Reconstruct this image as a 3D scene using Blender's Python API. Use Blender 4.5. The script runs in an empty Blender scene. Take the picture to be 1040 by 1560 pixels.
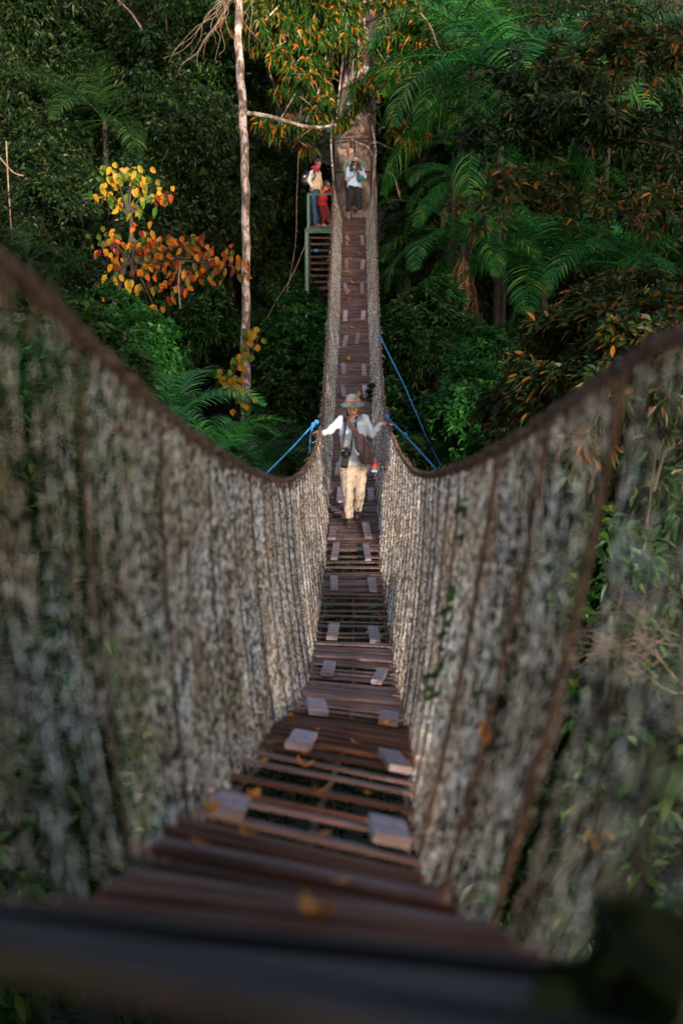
import bpy, math, random
import numpy as np
from mathutils import Vector, Matrix, noise as mnoise

rng = np.random.default_rng(7)
random.seed(7)
scene = bpy.context.scene
COL = scene.collection
F = 2167.0                      # focal length in photo pixels (1040 x 1560), about 50 mm full frame
PITCH = math.radians(13.87)
CP, SP = math.cos(PITCH), math.sin(PITCH)

def P(u, v, D):
    """world point at camera depth D (metres) that was surveyed at photo pixel u, v; the lens is the origin"""
    yu = -(v - 780.0) / F
    return np.array([(u - 520.0) / F * D, D * (CP + SP * yu), D * (-SP + CP * yu)])

# ---------------------------------------------------------------- tagging
def tag(o, label=None, cat=None, group=None, kind=None):
    if label: o['label'] = label
    if cat: o['category'] = cat
    if group: o['group'] = group
    if kind: o['kind'] = kind
    return o

def empty(name, loc, rz=0.0):
    o = bpy.data.objects.new(name, None)
    o.location = [float(c) for c in loc]
    o.rotation_euler = (0, 0, rz)
    o.empty_display_size = 0.2
    COL.objects.link(o)
    return o

def link(name, me, parent=None, mats=None):
    o = bpy.data.objects.new(name, me)
    COL.objects.link(o)
    if parent is not None: o.parent = parent
    if mats and not me.materials:
        for m in mats: me.materials.append(m)
    return o

# ---------------------------------------------------------------- mesh collector (numpy)
class MB:
    def __init__(s):
        s.v = []; s.f = []; s.m = []; s.n = 0
    def add(s, v, f, mi=0):
        v = np.asarray(v, dtype=np.float64).reshape(-1, 3); f = np.asarray(f, dtype=np.int64)
        if len(f) == 0: return
        s.v.append(v)
        if f.shape[1] == 3: f = np.concatenate([f, np.full((len(f), 1), -1 - s.n)], axis=1)
        s.f.append(f + s.n); s.n += len(v)
        mi = np.full(len(f), mi, dtype=np.int32) if np.isscalar(mi) else np.asarray(mi, dtype=np.int32)
        s.m.append(mi)
        return s
    def mesh(s, name, mats, smooth=False, off=None):
        v = np.concatenate(s.v); f = np.concatenate(s.f); mi = np.concatenate(s.m)
        if off is not None: v = v - np.asarray(off)
        me = bpy.data.meshes.new(name)
        cnt = np.where(f[:, 3] < 0, 3, 4)
        loops = f.reshape(-1)
        loops = loops[loops >= 0]
        start = np.concatenate([[0], np.cumsum(cnt)[:-1]])
        me.vertices.add(len(v)); me.vertices.foreach_set('co', v.astype(np.float32).ravel())
        me.loops.add(len(loops)); me.loops.foreach_set('vertex_index', loops.astype(np.int32))
        me.polygons.add(len(f)); me.polygons.foreach_set('loop_start', start.astype(np.int32))
        me.polygons.foreach_set('loop_total', cnt.astype(np.int32))
        me.polygons.foreach_set('material_index', mi)
        me.polygons.foreach_set('use_smooth', np.full(len(f), smooth, dtype=bool))
        if not isinstance(mats, (list, tuple)): mats = [mats]
        for m in mats: me.materials.append(m)
        me.update(calc_edges=True)
        return me
    def build(s, name, mats, parent=None, smooth=False, off=None):
        if off is None and parent is not None: off = np.array(parent.location)
        return link(name, s.mesh(name, mats, smooth, off), parent)

def nrm(a):
    a = np.asarray(a, dtype=float)
    return a / np.maximum(np.linalg.norm(a, axis=-1, keepdims=True), 1e-9)

def tubes(mb, paths, rad, sides=5, mi=0, caps=False):
    """paths (N, M, 3), rad scalar | (N,M)"""
    paths = np.asarray(paths, dtype=float)
    if paths.ndim == 2: paths = paths[None]
    N, M, _ = paths.shape
    rad = np.broadcast_to(np.asarray(rad, dtype=float), (N, M)) if np.ndim(rad) != 1 else np.broadcast_to(np.asarray(rad)[None, :], (N, M))
    t = np.gradient(paths, axis=1); t = nrm(t)
    ref = np.zeros_like(t)
    g = nrm(paths[:, -1] - paths[:, 0])
    useX = (np.abs(g[:, 2]) > 0.7) | (np.abs(g[:, 1]) > 0.7)
    ref[useX] = [1, 0, 0]; ref[~useX] = [0, 1, 0]
    bad = np.abs(g[:, 0]) > 0.7
    ref[bad] = [0, 0.3, 1]
    a = nrm(np.cross(t, ref)); b = np.cross(t, a)
    ang = np.arange(sides) * 2 * np.pi / sides
    ring = a[:, :, None, :] * np.cos(ang)[None, None, :, None] + b[:, :, None, :] * np.sin(ang)[None, None, :, None]
    v = paths[:, :, None, :] + ring * rad[:, :, None, None]
    idx = np.arange(N * M * sides).reshape(N, M, sides)
    q = np.stack([idx[:, :-1], np.roll(idx[:, :-1], -1, axis=2), np.roll(idx[:, 1:], -1, axis=2), idx[:, 1:]], axis=-1).reshape(-1, 4)
    mb.add(v.reshape(-1, 3), q, mi)
    if caps:
        for e in (0, M - 1):
            c = paths[:, e]; r0 = v[:, e]
            vv = np.concatenate([r0, c[:, None]], axis=1).reshape(-1, 3)
            k = np.arange(N)[:, None] * (sides + 1)
            j = np.arange(sides)[None]
            f = np.stack([k + j, k + (j + 1) % sides, np.broadcast_to(k + sides, (N, sides))], axis=-1).reshape(-1, 3)
            if e == 0: f = f[:, ::-1]
            mb.add(vv, f, mi)
    return mb

def curve(pts, n):
    """Catmull-Rom through pts"""
    pts = np.asarray(pts, dtype=float); k = len(pts)
    if k == 2: return pts[0] + (pts[1] - pts[0]) * np.linspace(0, 1, n)[:, None]
    t = np.linspace(0, k - 1, n); i = np.clip(t.astype(int), 0, k - 2); u = (t - i)[:, None]
    p1 = pts[i]; p2 = pts[i + 1]
    p0 = np.where((i > 0)[:, None], pts[np.maximum(i - 1, 0)], 2 * p1 - p2)
    p3 = np.where((i < k - 2)[:, None], pts[np.minimum(i + 2, k - 1)], 2 * p2 - p1)
    return 0.5 * (2 * p1 + (p2 - p0) * u + (2 * p0 - 5 * p1 + 4 * p2 - p3) * u**2 + (3 * p1 - p0 - 3 * p2 + p3) * u**3)

def boxv(mb, c, x, y, z, mi=0, segs=1, jit=0.0, bev=0.0):
    """box with half-axes vectors x, y, z; subdivided along x, chamfered long edges"""
    c, x, y, z = (np.asarray(k, dtype=float) for k in (c, x, y, z))
    b = bev
    prof = [(-1, -1 + b), (-1 + b, -1), (1 - b, -1), (1, -1 + b), (1, 1 - b), (1 - b, 1), (-1 + b, 1), (-1, 1 - b)] if b > 0 else [(-1, -1), (1, -1), (1, 1), (-1, 1)]
    k = len(prof); rows = []
    for i in range(segs + 1):
        s = -1 + 2 * i / segs
        off = (rng.normal(0, jit, 2) if jit else (0, 0))
        for (p, q) in prof:
            rows.append(c + x * s + y * (p + off[0]) + z * (q + off[1] + (rng.normal(0, jit) if jit else 0)))
    v = np.array(rows); f = []
    for i in range(segs):
        for j in range(k):
            a0 = i * k + j; a1 = i * k + (j + 1) % k
            f.append((a0, a1, a1 + k, a0 + k))
    f = np.array(f)
    # the orientation outward
    if np.dot(np.cross(x, y), z) > 0: f = f[:, ::-1]
    mb.add(v, f, mi)
    for e, sg in ((0, 1), (segs, -1)):
        cc = v[e * k:(e + 1) * k]
        vv = np.concatenate([cc, cc.mean(axis=0)[None]])
        ff = np.array([(j, (j + 1) % k, k) for j in range(k)])
        if (sg > 0) != (np.dot(np.cross(x, y), z) > 0): ff = ff[:, ::-1]
        mb.add(vv, ff, mi)
    return mb

def ellipsoid(mb, c, r, mi=0, nu=14, nv=10, rot=None):
    th = np.linspace(0, np.pi, nv + 1); ph = np.arange(nu) * 2 * np.pi / nu
    v = np.stack([np.outer(np.sin(th), np.cos(ph)), np.outer(np.sin(th), np.sin(ph)), np.outer(np.cos(th), np.ones(nu))], axis=-1).reshape(-1, 3)
    v = v * np.asarray(r if np.ndim(r) else (r, r, r), dtype=float)
    if rot is not None: v = v @ np.array(rot).T
    v = v + np.asarray(c)
    f = []
    for i in range(nv):
        for j in range(nu):
            a = i * nu + j; b = i * nu + (j + 1) % nu
            f.append((a, a + nu, b + nu, b))
    mb.add(v, np.array(f), mi)
    return mb

def rotm(ax, ay, az):
    return np.array((Matrix.Rotation(az, 3, 'Z') @ Matrix.Rotation(ay, 3, 'Y') @ Matrix.Rotation(ax, 3, 'X')))

# ---------------------------------------------------------------- materials
def newmat(name):
    m = bpy.data.materials.new(name); m.use_nodes = True
    nt = m.node_tree; b = nt.nodes['Principled BSDF']
    return m, nt, b

def ramp(nt, fac, stops, interp='LINEAR'):
    r = nt.nodes.new('ShaderNodeValToRGB'); cr = r.color_ramp; cr.interpolation = interp
    while len(cr.elements) > 1: cr.elements.remove(cr.elements[-1])
    cr.elements[0].position = stops[0][0]; cr.elements[0].color = (*stops[0][1], 1)
    for p, c in stops[1:]:
        e = cr.elements.new(p); e.color = (*c, 1)
    nt.links.new(fac, r.inputs[0])
    return r.outputs[0]

def noise_n(nt, scale, detail=4, rough=0.55, coord='Object', stretch=None, dist=0.0):
    tc = nt.nodes.new('ShaderNodeTexCoord')
    mp = nt.nodes.new('ShaderNodeMapping')
    if stretch: mp.inputs['Scale'].default_value = stretch
    nt.links.new(tc.outputs[coord], mp.inputs[0])
    n = nt.nodes.new('ShaderNodeTexNoise'); n.inputs['Scale'].default_value = scale
    n.inputs['Detail'].default_value = detail; n.inputs['Roughness'].default_value = rough
    n.inputs['Distortion'].default_value = dist
    nt.links.new(mp.outputs[0], n.inputs['Vector'])
    return n.outputs[0]

def mixc(nt, fac, a, b, mode='MIX'):
    m = nt.nodes.new('ShaderNodeMix'); m.data_type = 'RGBA'; m.blend_type = mode
    for s, val in ((0, fac), (6, a), (7, b)):
        if isinstance(val, (int, float)): m.inputs[s].default_value = val
        elif isinstance(val, tuple): m.inputs[s].default_value = (*val, 1)
        else: nt.links.new(val, m.inputs[s])
    return m.outputs[2]

def bump(nt, b, h, strength=0.4, dist=0.01):
    n = nt.nodes.new('ShaderNodeBump'); n.inputs['Strength'].default_value = strength; n.inputs['Distance'].default_value = dist
    nt.links.new(h, n.inputs['Height']); nt.links.new(n.outputs[0], b.inputs['Normal'])

def simple(name, c1, c2=None, scale=8, rough=0.8, bs=0.3, stretch=None, detail=5, bd=0.01, metallic=0.0, spread=(0.35, 0.65)):
    m, nt, b = newmat(name)
    b.inputs['Roughness'].default_value = rough; b.inputs['Metallic'].default_value = metallic
    if c2 is None: c2 = tuple(k * 0.75 for k in c1)
    n = noise_n(nt, scale, detail, stretch=stretch)
    nt.links.new(ramp(nt, n, [(spread[0], c2), (spread[1], c1)]), b.inputs['Base Color'])
    if bs: bump(nt, b, n, bs, bd)
    return m

def leafmat(name, stops, rough=0.5, trans=0.35, patch=1.2, tint=(0.5, 0.55, 0.5)):
    """per-leaf colour by island, broad patches of older leaves by noise"""
    m, nt, b = newmat(name)
    g = nt.nodes.new('ShaderNodeNewGeometry')
    col = ramp(nt, g.outputs['Random Per Island'], stops)
    n = noise_n(nt, patch, 3)
    pr = ramp(nt, n, [(0.35, tint), (0.65, (1, 1, 1))])
    col = mixc(nt, 1.0, col, pr, 'MULTIPLY')
    nt.links.new(col, b.inputs['Base Color'])
    b.inputs['Roughness'].default_value = rough
    b.inputs['Specular IOR Level'].default_value = 0.16
    t = nt.nodes.new('ShaderNodeBsdfTranslucent'); nt.links.new(col, t.inputs[0])
    mx = nt.nodes.new('ShaderNodeMixShader'); mx.inputs[0].default_value = trans
    nt.links.new(b.outputs[0], mx.inputs[1]); nt.links.new(t.outputs[0], mx.inputs[2])
    nt.links.new(mx.outputs[0], nt.nodes['Material Output'].inputs[0])
    return m

M = {}
def wood(name, lo, hi, hi2):
    m, nt, b = newmat(name)
    n1 = noise_n(nt, 14, 6, 0.65, stretch=(0.12, 1.6, 1.6), dist=0.4)
    n2 = noise_n(nt, 2.5, 3)
    oi = nt.nodes.new('ShaderNodeNewGeometry')
    c = ramp(nt, n1, [(0.32, lo), (0.52, tuple((a + c) / 2 for a, c in zip(lo, hi))), (0.72, hi)])
    c2 = mixc(nt, ramp(nt, n2, [(0.4, (0, 0, 0)), (0.62, (1, 1, 1))]), c, mixc(nt, 1.0, c, hi2, 'MULTIPLY'))
    isl = ramp(nt, oi.outputs['Random Per Island'], [(0, (0.6, 0.6, 0.6)), (1, (1.25, 1.2, 1.2))])
    obi = nt.nodes.new('ShaderNodeObjectInfo')
    ob = ramp(nt, obi.outputs['Random'], [(0, (0.6, 0.58, 0.58)), (0.6, (1, 1, 1)), (1, (1.3, 1.3, 1.35))])
    c3 = mixc(nt, 1.0, mixc(nt, 0.6, c2, isl, 'MULTIPLY'), ob, 'MULTIPLY')
    nt.links.new(c3, b.inputs['Base Color'])
    b.inputs['Roughness'].default_value = 0.8; b.inputs['Specular IOR Level'].default_value = 0.2
    bump(nt, b, n1, 0.7, 0.004)
    return m
M['plank'] = wood('plank_wood', (0.045, 0.025, 0.022), (0.37, 0.265, 0.25), (0.75, 0.55, 0.5))
M['plank_brown'] = wood('plank_brown_wood', (0.022, 0.010, 0.007), (0.19, 0.083, 0.050), (0.8, 0.6, 0.5))
M['cleat'] = wood('cleat_wood', (0.16, 0.125, 0.13), (0.52, 0.42, 0.45), (0.85, 0.78, 0.78))
M['board_dark'] = wood('board_dark_wood', (0.010, 0.009, 0.009), (0.042, 0.038, 0.040), (0.8, 0.8, 0.9))

m, nt, b = newmat('net_twine')
n1 = noise_n(nt, 2.2, 5, 0.7); n2 = noise_n(nt, 44, 3, 0.65, stretch=(1, .35, .8))
g = nt.nodes.new('ShaderNodeNewGeometry')
c = ramp(nt, n1, [(0.35, (0.38, 0.29, 0.21)), (0.49, (0.66, 0.60, 0.53)), (0.62, (0.76, 0.82, 0.86))])
c = mixc(nt, 1.0, c, ramp(nt, n2, [(0.42, (0.05, 0.035, 0.028)), (0.50, (.55, .52, .50)), (0.56, (1.22, 1.24, 1.26))]), 'MULTIPLY')
c = mixc(nt, 1.0, c, ramp(nt, g.outputs['Random Per Island'], [(0, (0.5, 0.43, 0.38)), (0.15, (0.85, 0.8, 0.75)), (0.6, (1, 1, 1)), (1, (1.1, 1.12, 1.15))]), 'MULTIPLY')
nt.links.new(c, b.inputs['Base Color']); b.inputs['Roughness'].default_value = 0.9
M['net'] = m
M['rope'] = simple('handrail_rope', (0.21, 0.125, 0.08), (0.04, 0.025, 0.018), 26, 0.9, 0.8, bd=0.01)
M['rope_dark'] = simple('dark_rope', (0.12, 0.07, 0.05), (0.03, 0.018, 0.014), 30, 0.9, 0.6)
M['blue_rope'] = simple('blue_rope', (0.02, 0.19, 0.42), (0.01, 0.10, 0.26), 60, 0.55, 0.3)
M['green_metal'] = simple('green_painted_metal', (0.018, 0.10, 0.08), (0.010, 0.055, 0.045), 9, 0.45, 0.15)
M['stair_wood'] = simple('stair_wood', (0.16, 0.07, 0.05), (0.06, 0.028, 0.02), 5, 0.8, 0.3)
M['black_metal'] = simple('dark_metal', (0.035, 0.022, 0.02), (0.015, 0.012, 0.012), 9, 0.5, 0.1)
M['bark_big'] = None
def bark(name, lo, mid, hi, scale=1.2, st=(1, 1, 0.5)):
    m, nt, b = newmat(name)
    n1 = noise_n(nt, scale, 7, 0.62, stretch=st, dist=0.8)
    n2 = noise_n(nt, scale * 5, 5, 0.6, stretch=(1.5, 1.5, 0.5))
    c = ramp(nt, n1, [(0.36, lo), (0.48, mid), (0.6, hi)])
    c = mixc(nt, 1.0, c, ramp(nt, n2, [(0.35, (0.55, 0.5, 0.48)), (0.6, (1.05, 1.05, 1.05))]), 'MULTIPLY')
    nt.links.new(c, b.inputs['Base Color']); b.inputs['Roughness'].default_value = 0.85
    bump(nt, b, n2, 0.8, 0.03)
    return m
M['bark_big'] = bark('giant_bark', (0.07, 0.042, 0.037), (0.22, 0.15, 0.13), (0.50, 0.39, 0.36), 1.6, (1, 1, 0.8))
M['bark_pale'] = bark('pale_spotted_bark', (0.06, 0.038, 0.032), (0.17, 0.12, 0.105), (0.50, 0.43, 0.43), 6.5, (1, 1, 0.45))
M['bark_dark'] = bark('dark_bark', (0.010, 0.007, 0.005), (0.022, 0.016, 0.012), (0.05, 0.036, 0.026), 3)
M['bark_red'] = bark('red_bark', (0.06, 0.025, 0.018), (0.17, 0.08, 0.055), (0.32, 0.17, 0.12), 3)
M['twig'] = simple('bare_twig_wood', (0.20, 0.13, 0.11), (0.09, 0.05, 0.04), 8, 0.8, 0.2)
M['soil'] = simple('forest_soil', (0.022, 0.020, 0.012), (0.008, 0.010, 0.006), 1.1, 0.95, 0.6, bd=0.2)

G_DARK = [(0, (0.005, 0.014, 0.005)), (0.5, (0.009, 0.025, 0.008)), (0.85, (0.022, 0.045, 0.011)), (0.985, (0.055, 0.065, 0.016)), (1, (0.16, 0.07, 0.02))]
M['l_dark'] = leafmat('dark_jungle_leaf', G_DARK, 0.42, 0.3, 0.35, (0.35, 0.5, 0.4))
M['l_mid'] = leafmat('mid_green_leaf', [(0, (0.007, 0.028, 0.008)), (0.5, (0.015, 0.055, 0.013)), (0.95, (0.05, 0.10, 0.018)), (1, (0.12, 0.12, 0.02))], 0.4, 0.35, 0.5, (0.4, 0.55, 0.4))
M['l_bright'] = leafmat('bright_green_leaf', [(0, (0.008, 0.045, 0.012)), (0.6, (0.016, 0.085, 0.018)), (1, (0.05, 0.16, 0.022))], 0.35, 0.4, 0.6, (0.6, 0.7, 0.6))
M['l_mix'] = leafmat('green_and_orange_leaf', [(0, (0.012, 0.05, 0.010)), (0.5, (0.028, 0.10, 0.016)), (0.80, (0.09, 0.14, 0.02)), (0.86, (0.34, 0.20, 0.02)), (0.93, (0.60, 0.20, 0.015)), (1, (0.42, 0.08, 0.02))], 0.4, 0.4, 0.7, (0.5, 0.5, 0.4))
M['l_orange'] = leafmat('orange_leaf', [(0, (0.02, 0.06, 0.015)), (0.22, (0.10, 0.10, 0.015)), (0.42, (0.42, 0.19, 0.015)), (0.66, (0.42, 0.085, 0.010)), (0.82, (0.17, 0.022, 0.008)), (1, (0.07, 0.02, 0.01))], 0.4, 0.4, 1.0, (0.7, 0.6, 0.5))
M['l_yellow'] = leafmat('yellow_leaf', [(0, (0.03, 0.12, 0.02)), (0.3, (0.10, 0.18, 0.025)), (0.55, (0.40, 0.26, 0.02)), (1, (0.50, 0.20, 0.02))], 0.4, 0.4, 1.0, (0.75, 0.7, 0.6))
M['l_rust'] = leafmat('rust_leaf', [(0, (0.011, 0.03, 0.009)), (0.6, (0.025, 0.052, 0.013)), (0.8, (0.07, 0.06, 0.016)), (0.94, (0.17, 0.07, 0.014)), (1, (0.34, 0.12, 0.02))], 0.42, 0.35, 0.9, (0.45, 0.5, 0.4))
M['l_palm'] = leafmat('palm_leaf', [(0, (0.009, 0.048, 0.014)), (0.6, (0.02, 0.115, 0.026)), (0.9, (0.06, 0.19, 0.03)), (1, (0.18, 0.20, 0.04))], 0.32, 0.35, 0.5, (0.55, 0.7, 0.55))
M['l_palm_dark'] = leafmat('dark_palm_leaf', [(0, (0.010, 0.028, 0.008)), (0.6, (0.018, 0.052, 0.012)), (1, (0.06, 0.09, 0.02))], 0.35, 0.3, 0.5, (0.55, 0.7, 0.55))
M['l_palm_dry'] = leafmat('dry_palm_leaf', [(0, (0.12, 0.06, 0.04)), (0.6, (0.28, 0.15, 0.09)), (1, (0.38, 0.24, 0.13))], 0.7, 0.2, 0.9)
M['l_fallen'] = leafmat('fallen_leaf', [(0, (0.30, 0.08, 0.02)), (0.5, (0.55, 0.20, 0.04)), (1, (0.62, 0.34, 0.08))], 0.6, 0.2, 1.0, (0.8, 0.7, 0.6))
# ================================================================= THE BRIDGE
# stations surveyed along the bridge: depth, deck left, deck right, handrail left, handrail right
ST = [
 (0.55, (-600, 1480), (1480, 1960), (-1750, 60), (3000, 100)),
 (0.95, (-340, 1435), (1130, 1740), (-900, 160), (1980, 300)),
 (1.30, (-180, 1425), (960, 1610), (-450, 230), (1580, 380)),
 (1.70, (-40, 1408), (835, 1505), (-190, 305), (1300, 430)),
 (2.2,  (125, 1385), (780, 1455), (0, 400),  (1040, 512)),
 (3.0,  (232, 1310), (695, 1395), (155, 540), (880, 608)),
 (3.8,  (287, 1255), (645, 1342), (235, 618), (785, 672)),
 (4.6,  (325, 1208), (630, 1270), (287, 660), (735, 698)),
 (6.0,  (392, 1142), (627, 1185), (352, 702), (690, 717)),
 (8.0,  (447, 1082), (618, 1103), (405, 727), (655, 724)),
 (10.,  (470, 1038), (606, 1050), (436, 732), (634, 720)),
 (12.,  (480, 985),  (596, 990),  (456, 722), (620, 706)),
 (14.,  (487, 932),  (589, 933),  (469, 706), (608, 688)),
 (16.,  (494, 878),  (581, 878),  (479, 686), (599, 668)),
 (18.7, (500, 797),  (575, 797),  (488, 655), (590, 642)),
 (22.,  (506, 712),  (568, 712),  (493, 606), (583, 602)),
 (26.,  (511, 624),  (565, 624),  (497, 535), (579, 533)),
 (31.,  (517, 521),  (561, 521),  (502, 444), (575, 442)),
 (36.,  (520, 426),  (558, 426),  (506, 356), (572, 354)),
 (41.,  (522, 332),  (556, 332),  (508, 274), (569, 272)),
]
KD = np.array([s[0] for s in ST])
KP = {k: np.array([P(s[i + 1][0], s[i + 1][1], s[0]) for s in ST]) for i, k in enumerate(('dl', 'dr', 'rl', 'rr'))}
def herm(xk, yk, x):
    x = np.clip(np.asarray(x, dtype=float), xk[0], xk[-1])
    d = np.diff(yk, axis=0) / np.diff(xk)[:, None]
    s = np.zeros_like(yk); s[0] = d[0]; s[-1] = d[-1]
    h = np.diff(xk)
    s[1:-1] = (d[:-1] * h[1:, None] + d[1:] * h[:-1, None]) / (h[1:] + h[:-1])[:, None]
    i = np.clip(np.searchsorted(xk, x, side='right') - 1, 0, len(xk) - 2)
    hh = (xk[i + 1] - xk[i])[..., None]; t = ((x - xk[i])[..., None]) / hh
    return ((2*t**3 - 3*t**2 + 1) * yk[i] + (t**3 - 2*t**2 + t) * hh * s[i] + (-2*t**3 + 3*t**2) * yk[i+1] + (t**3 - t**2) * hh * s[i+1])
def BR(k, D): return herm(KD, KP[k], D)
# arc-length parameter along the deck centre
_dd = np.linspace(KD[0], KD[-1], 4000)
_cc = (BR('dl', _dd) + BR('dr', _dd)) / 2
_arc = np.concatenate([[0], np.cumsum(np.linalg.norm(np.diff(_cc, axis=0), axis=1))])
ARC = _arc[-1]
def D_of(s): return np.interp(s, _arc, _dd)
def S_of(D): return np.interp(D, _dd, _arc)

bridge = empty('suspension_bridge', (BR('dl', 18.7) + BR('dr', 18.7)) / 2)
tag(bridge, 'long sagging rope footbridge with worn plank deck and pale knotted net sides', 'footbridge')
OFF = np.array(bridge.location)

# --- side nets
def fbm(x, seed=0):
    x = np.asarray(x); out = 0
    for k, (f_, a) in enumerate(((1, 1), (2.3, .5), (5.1, .25))):
        out = out + a * np.sin(x * f_ + seed * 1.7 + k * 2.1 + 1.3 * np.sin(x * f_ * 0.37 + seed))
    return out / 1.75
def side_net(side, seed):
    dk, rk = ('dl', 'rl') if side < 0 else ('dr', 'rr')
    mb = MB()
    sp = 0.030
    s = np.arange(0.05, ARC - 0.05, sp); n = len(s)
    J = 27
    jj = np.arange(J)
    w = jj / (J - 1)
    keep = np.ones(n, bool)
    # sections where the net has gone threadbare
    gaps = [(S_of(5.15), 0.10), (S_of(2.55), 0.07), (S_of(7.3), 0.05)] if side > 0 else [(S_of(2.75), 0.06), (S_of(2.35), 0.05)]
    for g0, gw in gaps: keep &= ~((np.abs(s - g0) < gw) & (rng.random(n) < 0.85))
    near = D_of(s) < 3.0
    keep &= ~(near & (rng.random(n) < 0.12))
    keep &= ~(rng.random(n) < 0.06)
    for lay in range(2):
        sgn = ((np.arange(n)[:, None] + jj[None, :] + lay) % 2) * 2 - 1
        ss = s[:, None] + sgn * sp * 0.48 + 0.006 * fbm(s[:, None] * 3 + w[None] * 4, seed) + rng.normal(0, 0.003, (n, J)) + 0.03 * fbm(w[None] * 3 + s[:, None] * 0.4, seed + 3) * w[None] * (1 - w[None]) * 4
        D = D_of(np.clip(ss, 0, ARC))
        top = BR(rk, D); bot = BR(dk, D)
        ww = np.clip(w[None] + rng.normal(0, 0.008, (n, J)) + (0.35 / J) * (lay), 0, 1)[..., None]
        p = top * (1 - ww) + bot * ww
        # belly of the net outwards, wrinkles, and the hem tucked below the planks
        bel = np.sin(np.pi * ww[..., 0]) * (0.035 + 0.02 * fbm(ss * 1.1, seed + 5)) + 0.005 * fbm(ss * 9 + w * 5, seed + 8) + rng.normal(0, 0.0025, (n, J))
        p[..., 0] += side * bel
        p[..., 2] -= 0.05 * ww[..., 0]
        if lay == 1:
            sel = keep & (np.arange(n) % 2 == 0) & (D_of(s) > 4.2)
            p[..., 0] += side * 0.018
        else: sel = keep
        rad = (0.0009 + 0.0013 * np.clip(D_of(s) / 9, 0, 1.0))[:, None] * np.ones((1, J))
        tubes(mb, p[sel], rad[sel], 3)
    # horizontal twines: the net's mesh rows, wavy
    for w0 in np.linspace(0.04, 0.97, 13):
        s2 = np.arange(S_of(3.6) if int(w0 * 100) % 2 else 0.1, ARC - 0.1, 0.035)
        D = D_of(s2); wv = (w0 + 0.03 * fbm(s2 * 2.2, seed + w0 * 30) + rng.normal(0, 0.006, len(s2)))[:, None]
        p = BR(rk, D) * (1 - wv) + BR(dk, D) * wv
        p[:, 0] += side * (np.sin(np.pi * wv[:, 0]) * (0.035 + 0.02 * fbm(s2 * 1.1, seed + 5)) + rng.normal(0, 0.006, len(s2)))
        p[:, 2] -= 0.05 * wv[:, 0]
        tubes(mb, p, 0.0009 + 0.0013 * np.clip(D / 9, 0, 1.0), 3)
    # loose fibres, dry stems and tufts caught in the mesh
    nf = 3600
    sf = rng.uniform(S_of(5.5), ARC - .3, nf); wf = rng.random(nf)[:, None]; Df = D_of(sf)
    a = BR(rk, Df) * (1 - wf) + BR(dk, Df) * wf; a[:, 0] += side * 0.03
    ln = rng.uniform(0.03, 0.12, nf)[:, None]
    dv = nrm(np.stack([rng.normal(0, .35, nf), rng.normal(0, .5, nf), -np.abs(rng.normal(.8, .5, nf))], -1))
    a2 = a + dv * ln * .5 + rng.normal(0, .008, (nf, 3)); a3 = a + dv * ln
    tubes(mb, np.stack([a, a2, a3], 1), 0.0022, 3)
    mb.build('side_net', M['net'], bridge)
side_net(-1, 1); side_net(1, 9)

# --- handrail ropes with lashings of the net
for side in (-1, 1):
    rk = 'rl' if side < 0 else 'rr'
    mb = MB()
    s = np.arange(0, ARC, 0.05); D = D_of(s); p = BR(rk, D)
    p[:, 2] += 0.006 * fbm(s * 2.3, side); p[:, 0] += 0.008 * fbm(s * 1.9, side + 4)
    kr = np.interp(D, [2, 5, 12, 41], [.72, .72, .6, .6])
    tubes(mb, p, kr * (0.016 + 0.002 * fbm(s * 7, 2)), 8)
    # second thinner rope twisted around it
    ang = s * 16
    q = p + np.stack([0.017 * np.cos(ang), 0 * ang, 0.017 * np.sin(ang)], -1)
    sf = np.arange(0, ARC, 0.022); qf = BR(rk, D_of(sf)); an = sf * 22
    qf[:, 2] += 0.006 * fbm(sf * 2.3, side); qf[:, 0] += 0.008 * fbm(sf * 1.9, side + 4)
    kf = np.interp(D_of(sf), [2, 5, 12, 41], [.72, .72, .6, .6])
    q = qf + np.stack([kf * 0.018 * np.cos(an), 0 * an, kf * 0.018 * np.sin(an)], -1)
    tubes(mb, q, 0.007 * kf, 5)
    o = mb.build('handrail_rope', M['rope'], bridge, smooth=True)
    mb = MB()
    for s0 in np.arange(0.3, ARC - .2, 0.17):
        s0 += rng.normal(0, .03); c = BR(rk, D_of(s0)); an = np.linspace(0, 4 * np.pi, 18)
        r = (0.026 + rng.random() * .008) * float(np.interp(D_of(s0), [2, 5, 12, 41], [.75, .7, .55, .55]))
        pp = c + np.stack([r * np.cos(an), np.linspace(-.012, .012, 18), r * np.sin(an)], -1)
        tail = pp[-1] + np.array([[0, 0, -.01], [rng.normal(0, .02), rng.normal(0, .02), -.05 - rng.random() * .05]])
        tubes(mb, np.concatenate([pp, tail]), 0.0035, 4)
    hs_ = rng.uniform(.5, ARC, 1500); hc_ = BR(rk, D_of(hs_)) + rng.normal(0, .008, (1500, 3)); hd_ = nrm(rng.normal(0, 1, (1500, 3))) * rng.uniform(.02, .05, (1500, 1))
    tubes(mb, np.stack([hc_, hc_ + hd_ * .6, hc_ + hd_ - [0, 0, .01]], 1), .0016, 3)
    mb.build('lashing', M['rope_dark'], bridge)['kind'] = 'stuff'

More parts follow.
